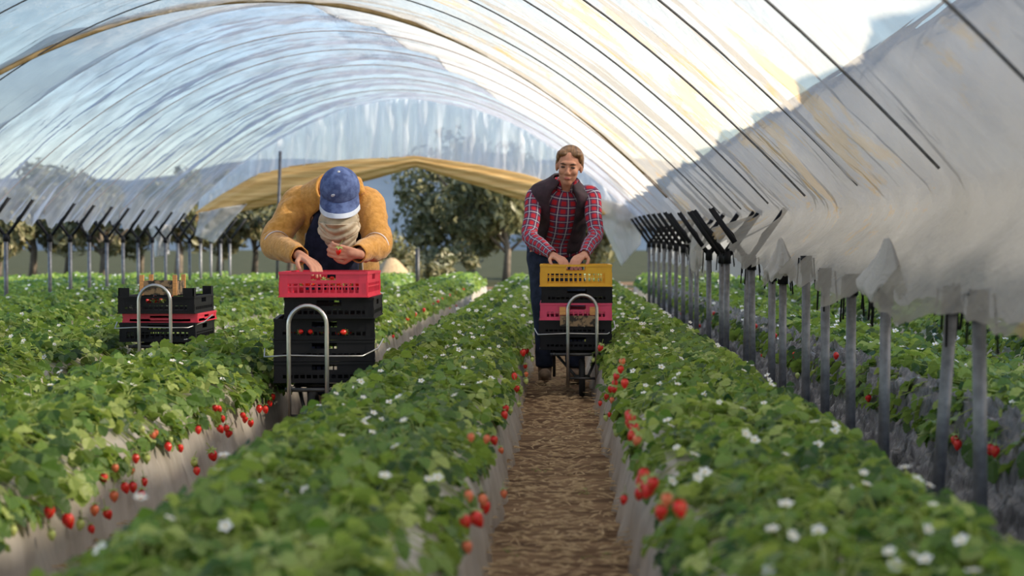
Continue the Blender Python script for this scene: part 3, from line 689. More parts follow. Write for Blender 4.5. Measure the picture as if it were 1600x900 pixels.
# bunched film bags over the post tops
def bag(px, y0, y1, wpx, label, Y, seed):
    s = F / Y; top = at(px, y0, Y - .05); H = (y1 - y0) / s; R = wpx / s / 2
    def f_(U, V):
        a = V * 2 * PI; pr = np.interp(U, [0, .08, .3, .65, .88, 1], [.12, .22, .42, .80, 1.0, .80]) * R
        r = pr * (1 + .20 * np.abs(np.sin(V * PI * 7 + seed + U * 1.2)) * U - .1 + .30 * fbm(V * 8, U * 2.5, seed) * U)
        return top.x + r * np.cos(a) + .22 * R * np.sin(U * 3 + seed) * U, top.y + r * .6 * np.sin(a), top.z - U * H * (1 + .10 * np.sin(V * 2 * PI * 3 + seed) + .06 * np.sin(V * 2 * PI * 8))
    o = sheet('film_bundle', f_, np.linspace(0, 1, 40), np.linspace(0, 1, 97), M['film_thick'], thick=.002)
    tag(o, label, 'plastic bundle', 'bunched ends of the cover over the right posts')
bag(1218, 372, 432, 48, 'small gathered bundle of white plastic hanging over two middle posts of the right row', 8.95, 1)
bag(1383, 372, 458, 74, 'large gathered bundle of white plastic hanging over the third near post on the right', 6.15, 2)
bag(1090, 330, 418, 22, 'narrow drooping strip of white plastic over the far right posts', 14.4, 3)
# loose black cords hanging from the posts
for i, (px, y0, y1) in enumerate([(1440, 450, 530), (1447, 455, 490), (1306, 438, 470), (1316, 436, 500), (1190, 410, 470), (1193, 420, 462), (1108, 388, 430)]):
    Y = XR * F / (px - CX); a = at(px, y0, Y) + Vector((.09, 0, 0)); c = at(px + 3, y1, Y) + Vector((.09, 0, 0)); a.z = min(a.z, .70); c.z = min(c.z, .60)
    tag(MB().tube([a + Vector((0, 0, .04)), a, (a + c) / 2 + Vector((.008, 0, 0)), c], .0045, 6).build('cord', M['black'], smooth=True), 'loose black cord dangling among the right posts, %s from the near end' % name_n(i + 1), 'cord', 'loose cords among the right posts')
# thin pole at the far end
b = MB(); p = at(437, 236, 25.5); q = at(430, 365, 25.5); b.tube([(q.x, q.y, 0), p], .022, 8)
tag(b.build('support_pole', M['galv'], smooth=True), 'slim pale pole rising to the cover behind the bent picker', 'pole')
p = at(652, 388, 29.5); tag(MB().tube([(p.x, 29.5, 0), (p.x, 29.5, p.z)], .035, 8).build('stake', M['dark_steel'], smooth=True), 'short dark stake at the far end of the field', 'stake')
# neighbouring tunnel's cover, drawn up on its left side: shades the lower part of this cover
def fnb(U, V):
    pk = np.abs(((V / 1.69) % 1) - .5) * 2; X = 1.42 + U * (.38 + .34 * vnoise(V * .8, V * 0, 21) + .45 * pk ** 3); Xm = 4.4
    Z = 2.99 - (X - Xm) ** 2 / KK; dn = np.clip(1 - U / .3, 0, 1); Z = Z - .98 * dn; X = X - .14 * dn
    return X, V, Z + fbm(V * 3, U * 3, 8) * .05
tag(sheet('neighbour_shading_cover', fnb, np.linspace(0, 1, 30), np.linspace(-2, 27, 420), M['film_opaque']), 'lower side of the next tunnel\'s plastic cover, just beyond the right hand posts', 'plastic cover')

def fnr(U, V):  # unseen slope, added to keep the sun off the beds beyond the posts
    X = 4.95 + U * 2.95; Z = 2.99 - (X - 4.4) ** 2 / KK; dn = np.clip((U - .9) / .1, 0, 1)
    return X - .1 * dn, V, Z + fbm(V * 2, U * 4, 18) * .06 - dn * .45
tag(sheet('neighbour_shading_cover', fnr, np.linspace(0, 1, 40), np.linspace(0, 27, 200), M['film_opaque']), 'outer slope of the next tunnel\'s plastic cover, far to the right above the shaded beds', 'plastic cover')

# ------------------------------------------------------------------ background: hill, trees, mound
def fh(U, V):
    Z = (25 + 9 * fbm(U * .012, U * 0, 2) + 4 * np.sin(U * .01 + 1)) * np.sin(V * PI / 2); return U, 640 - 230 * (1 - V) + 0 * U, Z + fbm(U * .03, V * 4, 4) * 6 * V - 1
tag(sheet('hills', fh, np.linspace(-500, 500, 90), np.linspace(0, 1, 16), M['hill_haze']), kind='structure')
def tree(px, Y, h, wd, mat, label, name='tree', cat='tree', group=None, nl=2600, trunk=True, clumps=16, ls=.13, seed=0):
    r = random.Random(seed); x = (px - CX) / F * Y; t = empty(name, (x, Y, 0), label, cat, group)
    if trunk:
        b = MB(); b.tube([(x, Y, -.05), (x + .05, Y, h * .25), (x - .08, Y, h * .5), (x + .05, Y, h * .75)], [h * .035, h * .026, h * .02, h * .008], 9)
        for k in range(7):
            a = r.uniform(0, 6.28); z0 = h * r.uniform(.2, .5); b.tube([(x, Y, z0), (x + math.cos(a) * wd * .25, Y + math.sin(a) * wd * .25, z0 + h * .2), (x + math.cos(a) * wd * .4, Y + math.sin(a) * wd * .4, z0 + h * .32)], [h * .014, h * .01, h * .004], 6)
        b.build('trunk', M['bark'], t, smooth=True)
    cl = []
    for k in range(clumps):
        a = r.uniform(0, 6.28); q = math.sqrt(r.random()); zc = h * (r.uniform(.3, .86) if trunk else r.uniform(.15, .8)); cl.append((x + math.cos(a) * q * wd * .4, Y + math.sin(a) * q * wd * .4, zc, wd * r.uniform(.12, .24)))
    v = []; f = []; tn = []
    for k in range(nl):
        c = r.choice(cl); d = Vector((r.gauss(0, 1), r.gauss(0, 1), r.gauss(0, .8))).normalized() * c[3] * r.uniform(.55, 1.05)
        p = Vector(c[:3]) + d
        if p.z < .03: p.z = r.uniform(.03, .3)
        n = (d.normalized() + Vector((r.gauss(0, .5), r.gauss(0, .5), r.gauss(0, .5)))).normalized(); a = n.orthogonal().normalized(); a.rotate(Quaternion(n, r.uniform(0, 6))); e = n.cross(a)
        s = ls * r.uniform(.6, 1.3); bb = len(v); v += [p - a * s, p - e * s * .4 + n * s * .1, p + a * s, p + e * s * .4 + n * s * .1]; f.append((bb, bb + 1, bb + 2, bb + 3)); tn += [r.uniform(0, 1)] * 4
    me = mesh('crown', v, f, mat, smooth=False, tint=tn); link('crown', me, t); return t
tree(735, 46, 3.6, 3.6, M['tree'], 'broad dark tree right of centre beyond the far tunnel end', seed=1, group='trees beyond the tunnel', nl=4200, clumps=22)
tree(790, 43, 2.9, 2.6, M['tree'], 'dark rounded tree just left of the standing woman, beyond the tunnel', seed=2, group='trees beyond the tunnel', nl=3400)
tree(850, 50, 3.2, 3.0, M['tree'], 'dark tree directly behind the standing woman', seed=3, group='trees beyond the tunnel', nl=2600)
tree(925, 45, 2.2, 2.4, M['tree'], 'low dark tree seen behind the pale flap right of the woman', seed=4, group='trees beyond the tunnel', nl=2200)
lbl = ['dark tree at the extreme left behind the forked posts', 'dark bushy tree second from the left behind the posts', 'olive tree third from the left behind the posts', 'dark olive tree fourth from the left behind the posts', 'bushy tree behind the cream plastic scrap', 'tree behind the last of the left posts', 'olive tree beside the white left corner flap', 'tree between the corner flap and the slim pole', 'olive tree right behind the slim pole and the picker']
for i, px in enumerate((-10, 45, 100, 155, 215, 275, 340, 395, 450)):
    tree(px, 44 + (i * 7) % 5, 2.5 + (i * 3 % 4) * .22, 2.0, M['tree'] if i % 3 else M['scrub'], lbl[i], seed=20 + i, group='trees beyond the left posts', nl=1800, clumps=13)
for i, (px, h) in enumerate([(545, 2.0), (600, 1.5), (618, .9), (655, .8), (700, .9)]):
    tree(px, 38 + i, h, 1.5, M['scrub'], ['pale scrubby bush hidden partly by the bent picker', 'pale green bush just right of the bent picker', 'low straw coloured bush beside the far mound', 'low scrub beside the short dark stake', 'low scrub in front of the broad dark tree'][i], name='bush', cat='bush', trunk=False, seed=40 + i, group='bushes beyond the field', nl=900, clumps=8, ls=.09)
v = []
def fm(U, V): return at(612, 400, 36).x + U, 36 + V, np.clip(.62 * np.exp(-(U ** 2) / .18 - V ** 2 / .4) + fbm(U * 4, V * 4, 2) * .05, -.01, 2)
tag(sheet('straw_mound', fm, np.linspace(-1, 1, 40), np.linspace(-1.2, 1.2, 30), M['straw']), 'sandy straw coloured mound beyond the far end, right of the bent picker', 'mound')
for i in range(26):   # treeline far behind, a hedge of scrub
    pass
def fhd(U, V): return U, 70 + V * 2, 0

# ------------------------------------------------------------------ crates and trolleys
def crate_mb(W_, L_, H_, raised=0, closed_top=False, seed=0, slot=.026):
    b = MB(); t = .006; hw, hl = W_ / 2, L_ / 2
    for ax, half, other, ln in ((0, hw, hl, W_), (1, hl, hw, L_)):
        for s in (-1, 1):
            def bar(u, z, du, dz, th=t, out=0):
                if ax == 0: b.box((u, s * (other - th / 2 + out), z), (du, th, dz))
                else: b.box((s * (other - th / 2 + out), u, z), (th, du, dz))
            gap = .11 if ln < .5 else .13
            bar(0, H_ - .006, ln + .006, .012, .016, .004)                       # rim
            bar(-(ln / 4 + gap / 4), H_ - .024, ln / 2 - gap / 2, .026); bar((ln / 4 + gap / 4), H_ - .024, ln / 2 - gap / 2, .026)   # band with hand hole
            bar(0, H_ - .044, ln, .014); bar(0, .010, ln, .020); bar(0, H_ * .42, ln, .006, .005, -.0004)
            n = int(ln / slot)
            for k in range(n + 1): bar(-half + k * ln / n, (H_ - .05) / 2 + .01, .007, H_ - .06, .004, -.001)
            for e in (-1, 1): bar(e * (half - .0185), H_ / 2, .036, H_ - .0125, t, .0012 + .0006 * ax)
            if raised:
                for e in (-1, 1):
                    bar(e * (half - .03), H_ + raised / 2, .06, raised)
    n = int(L_ / .03)
    for k in range(n + 1): b.box((0, -hl + k * L_ / n, .004), (W_, .012, .006))
    for k in range(int(W_ / .04) + 1): b.box((-hw + k * W_ / int(W_ / .04), 0, .003), (.012, L_, .006))
    return b
def crate(loc, W_, L_, H_, mat, label, group, rz=0, raised=0, marks=None):
    o = crate_mb(W_, L_, H_, raised).build('produce_crate', M[mat]); o.location = loc; o.rotation_euler = (0, 0, rz)
    tag(o, label, 'crate', group)
    if marks: marks(o)
    return o
def trolley(x, y, zb, top, uw, zbar, W_, L_, label, x0off=0):
    """x: centre of the U handle, y: front plane; zb: carrying height; the load stands behind the handle."""
    t = empty('picking_trolley', (x, y, 0), label, 'trolley', 'steel picking trolleys'); b = MB(); r = uw / 2
    pts = [(x - r, y, .06), (x - r, y - .01, .3), (x - r, y - .015, top - r)] + [(x - r * math.cos(a), y - .015, top - r + r * math.sin(a)) for a in np.linspace(.2, PI - .2, 12)] + [(x + r, y - .015, top - r), (x + r, y - .01, .3), (x + r, y, .06)]
    b.tube(pts, .0095, 10); b.build('handle', M['chrome'], t, smooth=True)
    b = MB(); cx = x + x0off; hw = W_ / 2 + .02
    b.tube([(cx - hw - .02, y + .16, zbar + .02), (cx - hw, y + .02, zbar - .008), (x - r, y - .0, zbar), (x + r, y - .0, zbar - .003), (cx + hw - .05, y + .01, zbar - .003), (cx + hw, y + .2, zbar + .02), (cx + hw, y + .45, zbar + .05)], .0036, 8); b.build('retaining_bar', M['chrome'], t, smooth=True)
    b = MB()
    for s in (-1, 1): b.tube([(cx + s * .13, y + .01, zb - .012), (cx + s * .13, y + L_ + .06, zb - .012), (cx + s * .13, y + L_ + .1, zb - .18)], .009, 8)
    for yy in (.02, .3, L_): b.tube([(cx - .15, y + yy, zb - .012), (cx + .15, y + yy, zb - .012)], .009, 8)
    for s in (-1, 1): b.tube([(cx + s * .13, y + .3, zb - .012), (x + s * .035, y + .16, .11)], .008, 8)
    b.tube([(x - r, y, .11), (x + r, y, .11)], .007, 8)
    b.build('frame', M['dark_steel'], t, smooth=True)
    b = MB(); R = .095; n = 28; b.tube([(x, y + .16 + R * math.cos(a), .105 + R * math.sin(a)) for a in np.linspace(0, 2 * PI, n, endpoint=False)], .017, 10, closed=True)
    wheel = b.build('wheel', M['rubber'], t, smooth=True)
    b = MB(); b.tube([(x - .045, y + .16, .105), (x + .045, y + .16, .105)], .014, 12)
    for k in range(6): b.tube([(x, y + .16, .105), (x, y + .16 + .08 * math.cos(k * PI / 3), .105 + .08 * math.sin(k * PI / 3))], .005, 6)
    h = b.build('hub', M['dark_steel'], None, smooth=True); h.parent = wheel; h.matrix_parent_inverse = wheel.matrix_parent_inverse.copy(); h.matrix_parent_inverse = Matrix.Identity(4)
    wheel_m = wheel.data
    return t
def loose_berries(n, cx, cy, hw, hl, z, label, group, rs=3, cone=.03):
    r = random.Random(rs); pts = []
    tries = 0
    while len(pts) < n and tries < 4000:
        tries += 1; x = r.uniform(-hw, hw); y = r.uniform(-hl, hl)
        if all((x - a) ** 2 + (y - b_) ** 2 > .034 ** 2 for a, b_ in pts): pts.append((x, y))
    for x, y in pts:
        o = bpy.data.objects.new('strawberry', BM['berry']); COL.objects.link(o)
        o.location = (cx + x, cy + y, z + .012 + cone * (1 - (abs(x) / hw)) * r.random()); o.rotation_euler = (PI / 2 + r.gauss(0, .3), 0, r.uniform(0, 6)); s = r.uniform(.75, .95); o.scale = (s, s, s)
        c = bpy.data.objects.new('calyx', CALYX); COL.objects.link(c); c.parent = o
        tag(o, label, 'strawberry', group)
def marks_text(o, W_, L_, H_, txt, col, size=.03):
    cu = bpy.data.curves.new('printing', 'FONT'); cu.body = txt; cu.size = size; cu.extrude = .0006; cu.align_x = 'CENTER'; cu.align_y = 'CENTER'
    t = bpy.data.objects.new('printing', cu); dg = bpy.context.evaluated_depsgraph_get(); me_ = bpy.data.meshes.new_from_object(t); bpy.data.objects.remove(t); me_.name = 'printing'; t = bpy.data.objects.new('printing', me_); COL.objects.link(t); t.parent = o; t.location = (0, -L_ / 2 - .006, H_ - .024); t.rotation_euler = (PI / 2, 0, 0); me_.materials.clear(); me_.materials.append(M[col])

# --- stack of the bent picker (trench left of the middle bed)
GX = -1.055; MXC = (503.5 - CX) / (F / 8.1)
m_l = 'stack on the trolley before the bent picker'
lev = [.245, .340, .435, .530]
nm = ['black slatted crate at the bottom of the stack before the bent picker', 'black crate second from the bottom before the bent picker', 'black crate with red fruit behind its slats, third from bottom before the bent picker', 'black crate directly under the red crate of the bent picker']
for i, z in enumerate(lev):
    shift = (-.035, .03) if i < 3 else (.01, 0)
    crate((MXC + shift[0], 8.45 + shift[1], z), .44 if i < 3 else .39, .58, .094, 'black', nm[i], m_l, rz=.10 if i < 3 else .03)
crate((MXC, 8.40, .626), .385, .58, .113, 'red', 'bright red slatted crate topping the stack before the bent picker', m_l)
loose_berries(22, MXC, 8.40, .16, .25, .665, 'ripe strawberry lying in the bright red crate of the bent picker', 'strawberries in the bright red crate', 3)
loose_berries(14, MXC - .03, 8.30, .16, .15, .46, 'ripe strawberry lying in the third black crate before the bent picker', 'strawberries in the black crate', 4, .0)
trolley((480 - CX) / (F / 8.05), 8.05, .235, .85 - (478 - CY) / (F / 8.05), .166, .85 - (556 - CY) / (F / 8.05), .44, .58, 'steel trolley with arched handle, under the red topped stack', x0off=.045)
# --- stack of the standing woman
WX = (900 - CX) / (F / 10.45); wl = 'stack on the trolley before the standing woman'
crate((WX, 10.74, .265), .40, .56, .085, 'black', 'black crate at the bottom of the stack before the standing woman', wl)
crate((WX - .005, 10.74, .350), .405, .56, .083, 'black', 'black crate right under the pink crate before the standing woman', wl)
crate((WX, 10.74, .433), .40, .56, .098, 'pink', 'pink slatted crate in the middle of the stack before the standing woman', wl)
crate((WX + .005, 10.74, .531), .395, .56, .092, 'black', 'black crate right under the yellow crate before the standing woman', wl)
yc = crate((WX, 10.74, .623), .40, .56, .125, 'yellow', 'yellow slatted crate topping the stack before the standing woman', wl)
marks_text(yc, .40, .56, .125, '\u25cf\u25cf\u25cf', 'lips', .026)
b = MB(); b.box((0, 0, 0), (.20, .006, .06)); o = b.build('fruit_label', M['card']); o.location = (WX + .01, 10.448, .43); tag(o, 'dark printed card leaning on the pink and black crates', 'card')
for s, lb in ((-1, 'left'), (1, 'right')): tag(MB().box((WX + .01 + s * .085, 10.446, .487), (.035, .008, .045)).build('wooden_block', M['wood']), 'short pale wooden block against the pink crate, %s end of the printed card' % lb, 'wood')
trolley((910 - CX) / (F / 10.4), 10.4, .255, .85 - (461 - CY) / (F / 10.4), .162, .85 - (521 - CY) / (F / 10.4), .40, .56, 'steel trolley with arched handle, under the yellow topped stack', x0off=-.03)
# --- third trolley standing alone among the left beds
LX = (241 - CX) / (F / 10.0); ll = 'stack on the lone left trolley'
crate((LX, 10.3, .33), .41, .56, .105, 'black', 'black crate at the bottom of the lone left stack', ll)
crate((LX + .012, 10.31, .435), .405, .55, .05, 'red', 'shallow red crate sandwiched in the lone left stack', ll)
crate((LX, 10.27, .485), .412, .56, .095, 'black', 'black crate with raised corners topping the lone left stack', ll, raised=.045)
loose_berries(20, LX, 10.22, .17, .2, .525, 'ripe strawberry lying in the raised corner black crate on the left', 'strawberries in the lone left stack', 9)
t = empty('wooden_punnet_box', (LX + .01, 10.12, .586), 'small wooden box with four orange corner posts on the lone left stack', 'wooden box')
b = MB()
for s in (-1, 1):
    b.box((LX + .01, 10.12 + s * .12, .625), (.19, .006, .075)); b.box((LX + .01 + s * .095, 10.12, .625), (.006, .24, .075))
b.box((LX + .01, 10.12, .590), (.19, .24, .006)); b.build('side_panel', M['card'], t)
for sx in (-1, 1):
    for sy in (-1, 1): MB().box((LX + .01 + sx * .09, 10.12 + sy * .115, .640), (.022, .018, .11)).build('corner_post', M['wood'], t)
trolley((239 - CX) / (F / 9.95), 9.95, .32, .85 - (446 - CY) / (F / 9.95), .172, .85 - (512 - CY) / (F / 9.95), .41, .56, 'steel trolley with arched handle standing unattended among the left beds')

# ------------------------------------------------------------------ people
def bake_remesh(mb, name, mat, voxel, smooth_it, parent):
    me = mesh(name + '_src', mb.v, mb.f, mat, smooth=True)
    o = bpy.data.objects.new('tmp', me); COL.objects.link(o)
    md = o.modifiers.new('r', 'REMESH'); md.mode = 'VOXEL'; md.voxel_size = voxel; md.use_smooth_shade = True
    if smooth_it:
        ms = o.modifiers.new('s', 'SMOOTH'); ms.factor = .5; ms.iterations = smooth_it
    dg = bpy.context.evaluated_depsgraph_get(); nm_ = bpy.data.meshes.new_from_object(o.evaluated_get(dg)); nm_.name = name
    bpy.data.objects.remove(o); nm_.materials.clear(); nm_.materials.append(mat)
    nm_.polygons.foreach_set('use_smooth', [True] * len(nm_.polygons))
    return link(name, nm_, parent)
def caps(b, p0, p1, r0, r1, n=14):
    p0 = Vector(p0); p1 = Vector(p1); b.tube([p0, p1], [r0, r1], n); b.ell(p0, (r0,) * 3, nu=n, nv=8); b.ell(p1, (r1,) * 3, nu=n, nv=8)
def hand(b, wrist, fwd, nrm, thumb_side, curl=.5, sc=1.0, spread=.12):
    """fwd: towards the fingertips; nrm: out of the back of the hand; thumb_side: +1/-1 along cross(fwd, nrm)."""
    fwd = Vector(fwd).normalized(); nrm = Vector(nrm); nrm = (nrm - fwd * nrm.dot(fwd)).normalized(); side = fwd.cross(nrm) * thumb_side; w0 = Vector(wrist)
    for k, u in enumerate((.030, .010, -.010, -.028)):
        base = w0 + fwd * .085 * sc + side * u * sc
        caps(b, w0 + fwd * .01 + side * u * .55 * sc, base, .013 * sc, .0105 * sc)
        L = (.040, .045, .042, .033)[k] * sc; d = (fwd + side * u * spread * 30 * .3).normalized(); p = base; ang = 0
        for q, (l, r0, r1) in enumerate(((L, .0098, .009), (L * .62, .009, .0082), (L * .5, .0082, .0070))):
            ang += curl * (.55, .8, .6)[q]; dd = d * math.cos(ang) - nrm * math.sin(ang); e = p + dd * l; caps(b, p, e, r0 * sc, r1 * sc, 10); p = e
    b.ell(w0 + fwd * .05 * sc, (.001, .001, .001))
    t0 = w0 + fwd * .022 * sc + side * .022 * sc; t1 = t0 + (fwd * .6 + side * .75 - nrm * .35).normalized() * .042 * sc; t2 = t1 + (fwd * .85 + side * .15 - nrm * .55 * (.4 + curl)).normalized() * .034 * sc; t3 = t2 + (fwd * .8 - side * .25 - nrm * .6 * (.4 + curl)).normalized() * .026 * sc
    caps(b, t0, t1, .014 * sc, .0115 * sc); caps(b, t1, t2, .0112 * sc, .0098 * sc); caps(b, t2, t3, .0098 * sc, .0078 * sc)
    caps(b, w0 - fwd * .02, w0 + fwd * .03 * sc, .023 * sc, .022 * sc)
def head(b, c, up, fwd, sc=1.0, face=True):
    up = Vector(up).normalized(); fwd = Vector(fwd); fwd = (fwd - up * fwd.dot(up)).normalized(); rt = fwd.cross(up)
    R = Matrix((rt, fwd, up)).transposed(); c = Vector(c)
    def P(x, y, z): return c + (rt * x + fwd * y + up * z) * sc
    def E(x, y, z, rx, ry, rz, nu=20, nv=14): b.ell(P(x, y, z), (rx * sc, ry * sc, rz * sc), rot=R, nu=nu, nv=nv)
    E(0, -.012, .030, .074, .092, .083)                 # cranium
    E(0, .030, -.020, .060, .060, .085)                 # face
    E(0, .052, -.083, .030, .028, .028)                 # chin
    E(0, .020, -.062, .050, .050, .036)                 # jaw
    E(0, .075, .030, .050, .016, .014)                  # brow
    for s in (-1, 1):
        E(s * .034, .064, -.022, .024, .022, .022)      # cheeks
        E(s * .074, -.006, -.008, .010, .018, .030)     # ears
    b.tube([P(0, .080, .022), P(0, .096, -.008), P(0, .106, -.026)], [.008 * sc, .009 * sc, .013 * sc], 10); E(0, .102, -.028, .012, .012, .010)   # nose
    for s in (-1, 1): E(s * .011, .094, -.031, .008, .009, .007)
    E(0, .083, -.056, .024, .010, .006); E(0, .081, -.065, .020, .010, .0065)      # lips
    return P, R, rt, fwd, up
def face_parts(P, R, parent, sc=1.0):
    for s in (-1, 1):
        o = MB().ell(P(s * .030, .0805, .006), (.0145 * sc, .008 * sc, .0062 * sc), rot=R).build('eye', M['eye'], parent, smooth=True)
        MB().tube([P(s * .013, .090, .024), P(s * .030, .090, .030), P(s * .048, .078, .024)], [.003, .0042, .002], 6).build('eyebrow', M['brow'], parent, smooth=True)
    MB().ell(P(0, .0905, -.0600), (.019 * sc, .007 * sc, .0080 * sc), rot=R).build('lips', M['lips'], parent, smooth=True)
def boots(parent, x, y, mat='boot', yaw=0):
    for s in x:
        b = MB(); b.ell((s, y - .075, .045), (.043, .10, .040)); b.ell((s, y + .035, .05), (.038, .055, .05)); caps(b, (s, y + .03, .06), (s, y + .045, .17), .045, .050)
        b.box((s, y - .03, .012), (.08, .24, .024)); bake_remesh(b, 'boot', M[mat], .008, 3, parent)

# ---- standing woman
pw = empty('person', (0, 11.6, 0), 'standing woman in red plaid shirt and dark vest leaning on the yellow crate', 'person')
b = MB()
Hc = (.055, 11.27, 1.335); upv = (.075, -.20, .97)
P, R, rt, fw, up = head(b, Hc, upv, (-.10, -.95, -.28), 1.0)
caps(b, (.045, 11.33, 1.30), (.03, 11.47, 1.18), .047, .055)
caps(b, (.015, 11.52, 1.10), (-.03, 11.73, .86), .085, .10); b.ell((.012, 11.52, 1.11), (.14, .085, .09)); b.ell((-.035, 11.74, .84), (.155, .115, .12))
SL, EL, WL = Vector((-.155, 11.47, 1.165)), Vector((-.185, 11.33, .915)), Vector((-.042, 11.05, .797))
SR, ER, WR = Vector((.195, 11.45, 1.165)), Vector((.215, 11.32, .925)), Vector((.145, 11.05, .802))
for s_, e_, w_ in ((SL, EL, WL), (SR, ER, WR)): caps(b, s_, e_, .042, .035); caps(b, e_, w_, .034, .022)
hand(b, WL, (.50, -.75, -.22), (0.1, -.2, 1), 1, .55, .95); hand(b, WR, (-.42, -.80, -.22), (0, -.2, 1), -1, .55, .95)
for s in (-1, 1): caps(b, (-.035 + s * .085, 11.74, .82), (-.01 + s * .095, 11.66, .45), .08, .055); caps(b, (-.01 + s * .095, 11.66, .45), (.0 + s * .095, 11.74, .08), .052, .038); caps(b, (s * .095, 11.74, .05), (s * .095, 11.62, .035), .034, .028)
body = bake_remesh(b, 'body', M['skin'], .0045, 3, pw)
face_parts(P, R, pw)
h = MB()
def E(x, y, z, rx, ry, rz): h.ell(P(x, y, z), (rx, ry, rz), rot=R, nu=24, nv=16)
E(0, -.044, .038, .085, .088, .088); E(0, -.010, .080, .060, .062, .036)
for s in (-1, 1): E(s * .038, .022, .080, .040, .044, .024); E(s * .064, .000, .056, .020, .046, .036); E(s * .074, -.022, .006, .013, .030, .042)
E(0, -.115, .03, .040, .035, .042)
bake_remesh(h, 'hair', M['hair'], .005, 3, pw)
sweep('trousers', [(-.035, 11.755, .93, .150, .105), (-.04, 11.77, .86, .168, .122), (-.035, 11.76, .77, .172, .125), (-.03, 11.74, .70, .165, .11)], M['jeans'], fold=.05, parent=pw, thick=.004)
for s in (-1, 1):
    sweep('trouser_leg', [(-.035 + s * .078, 11.75, .80, .092, .10), (-.02 + s * .088, 11.70, .62, .085, .085), (-.01 + s * .095, 11.66, .45, .068, .070), (0 + s * .095, 11.70, .27, .060, .066), (0 + s * .095, 11.745, .10, .058, .064)], M['jeans'], fold=.12, seed=s + 3, parent=pw, thick=.004)
sweep('shirt', [(-.035, 11.73, .84, .165, .125), (-.025, 11.68, .93, .158, .118), (.0, 11.60, 1.02, .160, .118), (.012, 11.52, 1.11, .170, .112), (.02, 11.47, 1.17, .150, .092), (.028, 11.44, 1.215, .085, .066), (.035, 11.42, 1.24, .060, .056)], M['plaid'], fold=.07, seed=2, parent=pw, thick=.004)
for s_, e_, w_, nm_ in ((SL, EL, WL, 1), (SR, ER, WR, 2)):
    i0 = s_.lerp(Vector((.02, 11.47, 1.17)), .35); sweep('sleeve', [(*i0, .050, .052), (*s_, .052, .053), (*s_.lerp(e_, .5), .049, .050), (*e_, .046, .047), (*e_.lerp(w_, .5), .040, .041), (*w_, .031, .031)], M['plaid'], right=(0, 1, .2), fold=.13, seed=nm_, parent=pw, thick=.003, foldfreq=(10, 16))
def varc(t): 
    g_ = .62 - .15 * t; return (-PI / 2 + g_ * (1.1 - .5 * t), 3 * PI / 2 - g_ * (1.1 - .5 * t))
def vest_arc(t):
    g_ = .50 + .10 * math.sin(t * PI); return (PI / 2 + g_, 5 * PI / 2 - g_)
# opening faces the camera (-Y); sweep runs upwards, so b = T x a points to +Y at angle +90
def front_arc(t, g0, g1):
    g_ = g0 + (g1 - g0) * t; return (-PI / 2 + g_, 3 * PI / 2 - g_)
sweep('vest', [(-.03, 11.70, .88, .180, .145), (-.02, 11.65, .96, .176, .14), (.004, 11.57, 1.05, .176, .138), (.014, 11.50, 1.12, .186, .132), (.02, 11.455, 1.185, .195, .110), (.028, 11.435, 1.232, .120, .088), (.035, 11.42, 1.265, .080, .074)], M['vest'], arc=lambda t: front_arc(t, .42, .46), fold=.08, seed=6, parent=pw, thick=.012)
sweep('collar', [(.032, 11.43, 1.215, .074, .070), (.038, 11.41, 1.245, .068, .064), (.040, 11.405, 1.262, .072, .070)], M['plaid'], arc=lambda t: front_arc(t, .35, .6), parent=pw, thick=.004, sub=4)
boots(pw, (-.095, .095), 11.70)

# ---- bent picker
pm = empty('person', (-1.1, 9.2, 0), 'bent picker in mustard jacket and blue cap holding a strawberry over the red crate', 'person')
b = MB()
Hc = (-1.035, 8.72, 1.09)
P, R, rt, fw, up = head(b, Hc, (.03, -.66, .75), (0.03, -.75, -.66), .98)
caps(b, (-1.06, 8.80, 1.06), (-1.08, 8.96, 1.07), .05, .06)
caps(b, (-1.09, 9.0, 1.02), (-1.12, 9.32, .82), .115, .125); b.ell((-1.09, 9.0, 1.02), (.16, .10, .12)); b.ell((-1.12, 9.34, .80), (.15, .12, .12))
SL, EL, WL = Vector((-1.275, 9.0, 1.06)), Vector((-1.365, 8.82, .865)), Vector((-1.185, 8.47, .805))
SR, ER, WR = Vector((-.925, 8.98, 1.055)), Vector((-.862, 8.78, .855)), Vector((-.935, 8.50, .815))
for s_, e_, w_ in ((SL, EL, WL), (SR, ER, WR)): caps(b, s_, e_, .045, .038); caps(b, e_, w_, .036, .023)
hand(b, WL, (.62, -.62, -.30), (.2, -.1, 1), 1, .5, .98)
hand(b, WR, (-.86, -.25, .12), (.10, -1, -.25), -1, .95, .95)
for s in (-1, 1): caps(b, (-1.12 + s * .085, 9.34, .79), (-1.11 + s * .10, 9.22, .45), .08, .056); caps(b, (-1.11 + s * .10, 9.22, .45), (-1.12 + s * .10, 9.33, .08), .052, .038); caps(b, (-1.12 + s * .10, 9.33, .05), (-1.12 + s * .10, 9.22, .035), .034, .028)
bake_remesh(b, 'body', M['skin'], .0045, 3, pm); face_parts(P, R, pm)
sweep('trousers', [(-1.12, 9.30, .93, .150, .12), (-1.12, 9.34, .86, .168, .13), (-1.12, 9.34, .77, .172, .13), (-1.12, 9.33, .70, .165, .11)], M['navy'], fold=.05, parent=pm, thick=.004)
for s in (-1, 1):
    sweep('trouser_leg', [(-1.12 + s * .078, 9.34, .80, .090, .10), (-1.12 + s * .09, 9.28, .62, .082, .085), (-1.115 + s * .10, 9.22, .45, .066, .070), (-1.12 + s * .10, 9.28, .27, .058, .064), (-1.12 + s * .10, 9.335, .12, .056, .062)], M['navy'], fold=.12, seed=s + 8, parent=pm, thick=.004)
